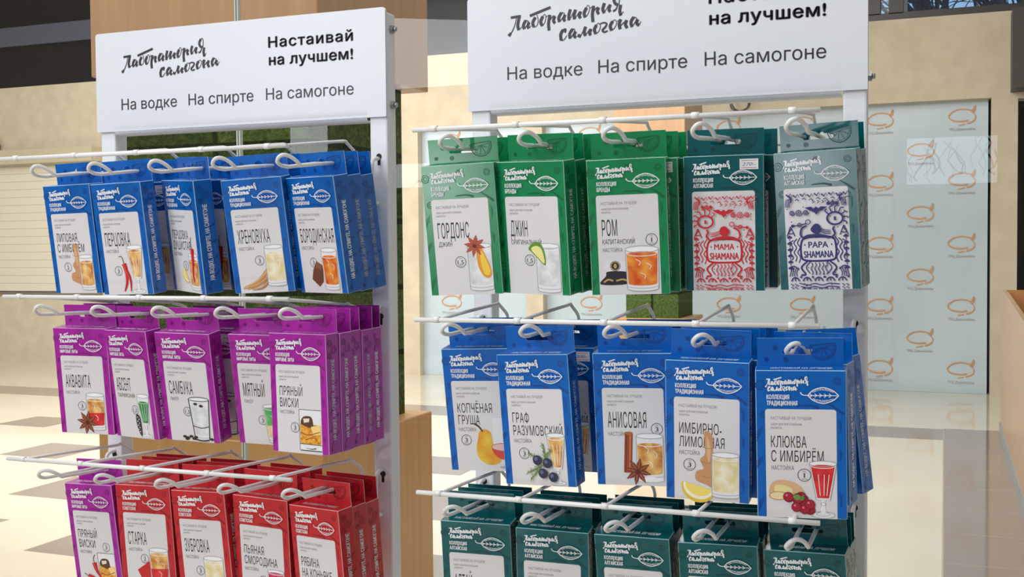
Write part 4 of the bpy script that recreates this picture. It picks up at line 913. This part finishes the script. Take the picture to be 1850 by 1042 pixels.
FRONT = {
'A1': [-1.1565, 1.2548, 0.0961, -4.7, 7.1, -0.7], 'A2': [-1.06, 1.2425, 0.0953, -4.0, 7.4, -1.0], 'A3': [-0.9747, 1.2654, 0.0976, -25.6, 7.8, 3.2], 'A4': [-0.8614, 1.2719, 0.0972, 5.2, 8.9, -2.5], 'A5': [-0.7742, 1.2756, 0.0967, -16.0, 9.5, 0.3],
'B1': [-1.1505, 1.2685, -0.1067, 3.8, 5.9, 0.3], 'B2': [-1.0672, 1.2630, -0.1083, -11.8, 7.5, -0.4], 'B3': [-0.9690, 1.2609, -0.11, -0.4, 9.6, 0.8], 'B4': [-0.8589, 1.2769, -0.1112, 0.8, 9.8, 0.6], 'B5': [-0.7708, 1.2353, -0.1049, -6.1, 1.8, 0.0],
'C1': [-1.1510, 1.2791, -0.3326, -4.0, 5.7, -2.2], 'C2': [-1.0525, 1.2768, -0.3274, 2.7, 4.7, -0.6], 'C3': [-0.9571, 1.2736, -0.3282, -2.1, 4.8, -2.0], 'C4': [-0.8594, 1.278, -0.3309, -3.8, 4.8, 1.0], 'C5': [-0.7653, 1.2593, -0.3334, -14.6, 4.3, -1.6],
'D1': [-0.5322, 1.2051, 0.1, 4.4, 7.2, -1.8], 'D2': [-0.4433, 1.2083, 0.1004, -11.4, 8.2, 1.5], 'D3': [-0.3352, 1.2282, 0.1009, 6.8, 6.5, -1.2], 'D4': [-0.2341, 1.2751, 0.1043, 3.8, 5.6, -0.1], 'D5': [-0.1348, 1.2774, 0.1056, -7.5, 6.9, -1.3],
'E1': [-0.5323, 1.2555, -0.1202, 2.4, 7.5, -1.8], 'E2': [-0.4437, 1.2118, -0.121, -4.6, 4.3, -2.2], 'E3': [-0.3303, 1.2312, -0.1184, 5.2, 5.5, -1.0], 'E4': [-0.2363, 1.1899, -0.121, 1.1, 6.1, 1.0], 'E5': [-0.1365, 1.1696, -0.1256, 6.8, 4.0, -0.8],
'F1': [-0.5335, 1.2522, -0.3328, 3.7, 7.3, 0.1], 'F2': [-0.436, 1.2565, -0.3353, 3.4, 6.2, 0.8], 'F3': [-0.3381, 1.2555, -0.3344, -1.3, 8.2, -1.0], 'F4': [-0.2391, 1.2611, -0.336, 1.6, 7.9, -1.3], 'F5': [-0.144, 1.2667, -0.338, -4.9, 8.0, -2.4]}
# boxes behind the front one: (distance back, sideways, yaw change, roll)
BACK = {'A1': [(.042, .002, 2, 0), (.074, .003, 3, 0)], 'A2': [(.058, .003, 1, 0), (.090, .003, 2, 0)], 'A3': [(.050, .007, 13, 0), (.080, .008, 17, 0)], 'A4': [(.032, .002, -2, 0), (.062, .002, -3, 0)], 'A5': [(.0295, .003, 1, 0), (.059, .005, 2, 0)],
 'B1': [(.04, 0, 0, 0)], 'B3': [(.058, .004, 0, 0)], 'B4': [(.04, .002, 0, 0)], 'B5': [(.0280, .004, .3, .4), (.0560, .002, .3, -.3), (.0840, .006, 0.2, .3), (.1120, .003, .4, 0)],
 'C2': [(.03, .002, -1, 0), (.06, .004, -1, 0)], 'C3': [(.03, .002, 0, 0), (.06, .004, 0, 0)], 'C4': [(.03, .002, 1, 0), (.06, .004, 1, 0)], 'C5': [(.0305, .003, 2, 0), (.061, .005, 4, 0)],
 'D1': [(.034, .0, -2, 0)], 'D2': [(.0285, .004, 1, 0), (.057, .007, 2, 0)], 'D3': [(.030, .007, 0, 0), (.062, .009, -3, 0)], 'D4': [(.040, .009, -2, 0)], 'D5': [(.030, .004, 1, 0)],
 'E1': [(.065, .001, 0, 0)], 'E2': [(.093, .003, 2, 0), (.122, .003, 3, 0)], 'E3': [(.085, .01, -4, 0)], 'E4': [(.030, .004, -1, 0), (.060, .006, -1, 0), (.13, .01, -1, 0)], 'E5': [(.080, -.004, -19, 0), (.138, -.003, -27, -4)],
 'F1': [(.0284, .001, -1, 0), (.0568, .002, -2, 0)], 'F2': [(.0284, .001, -1, 0), (.0568, .002, -2, 0)], 'F3': [(.028, .001, 0, 0), (.056, .002, 0, 0)], 'F4': [(.028, .002, 0, 0), (.056, .003, 0, 0)], 'F5': [(.0284, .002, 1, 0), (.0568, .003, 1, 0)]}
SLOPE = {'A': .06, 'D': .055, 'B': 0.0, 'E': 0.0, 'C': -.04, 'F': -.05}
STICK = {('D4', 0): '270:-', ('A2', 1): '300:-', ('B3', 1): '300:-', ('E2', 1): '300:-', ('D3', 1): '270:-'}
for code, p in FRONT.items():
    bk = BACK.get(code, [])
    box(code, p, 0, 1 + len(bk), STICK.get((code, 0)))
    for k, (dy, dx, dyaw, roll) in enumerate(bk):
        q = [p[0] + dx, p[1] + dy, p[2] + SLOPE[code[0]] * dy, p[3] + dyaw, p[4], p[5] * .5 + roll]
        box(code, q, k + 1, 1 + len(bk), STICK.get((code, k + 1)))
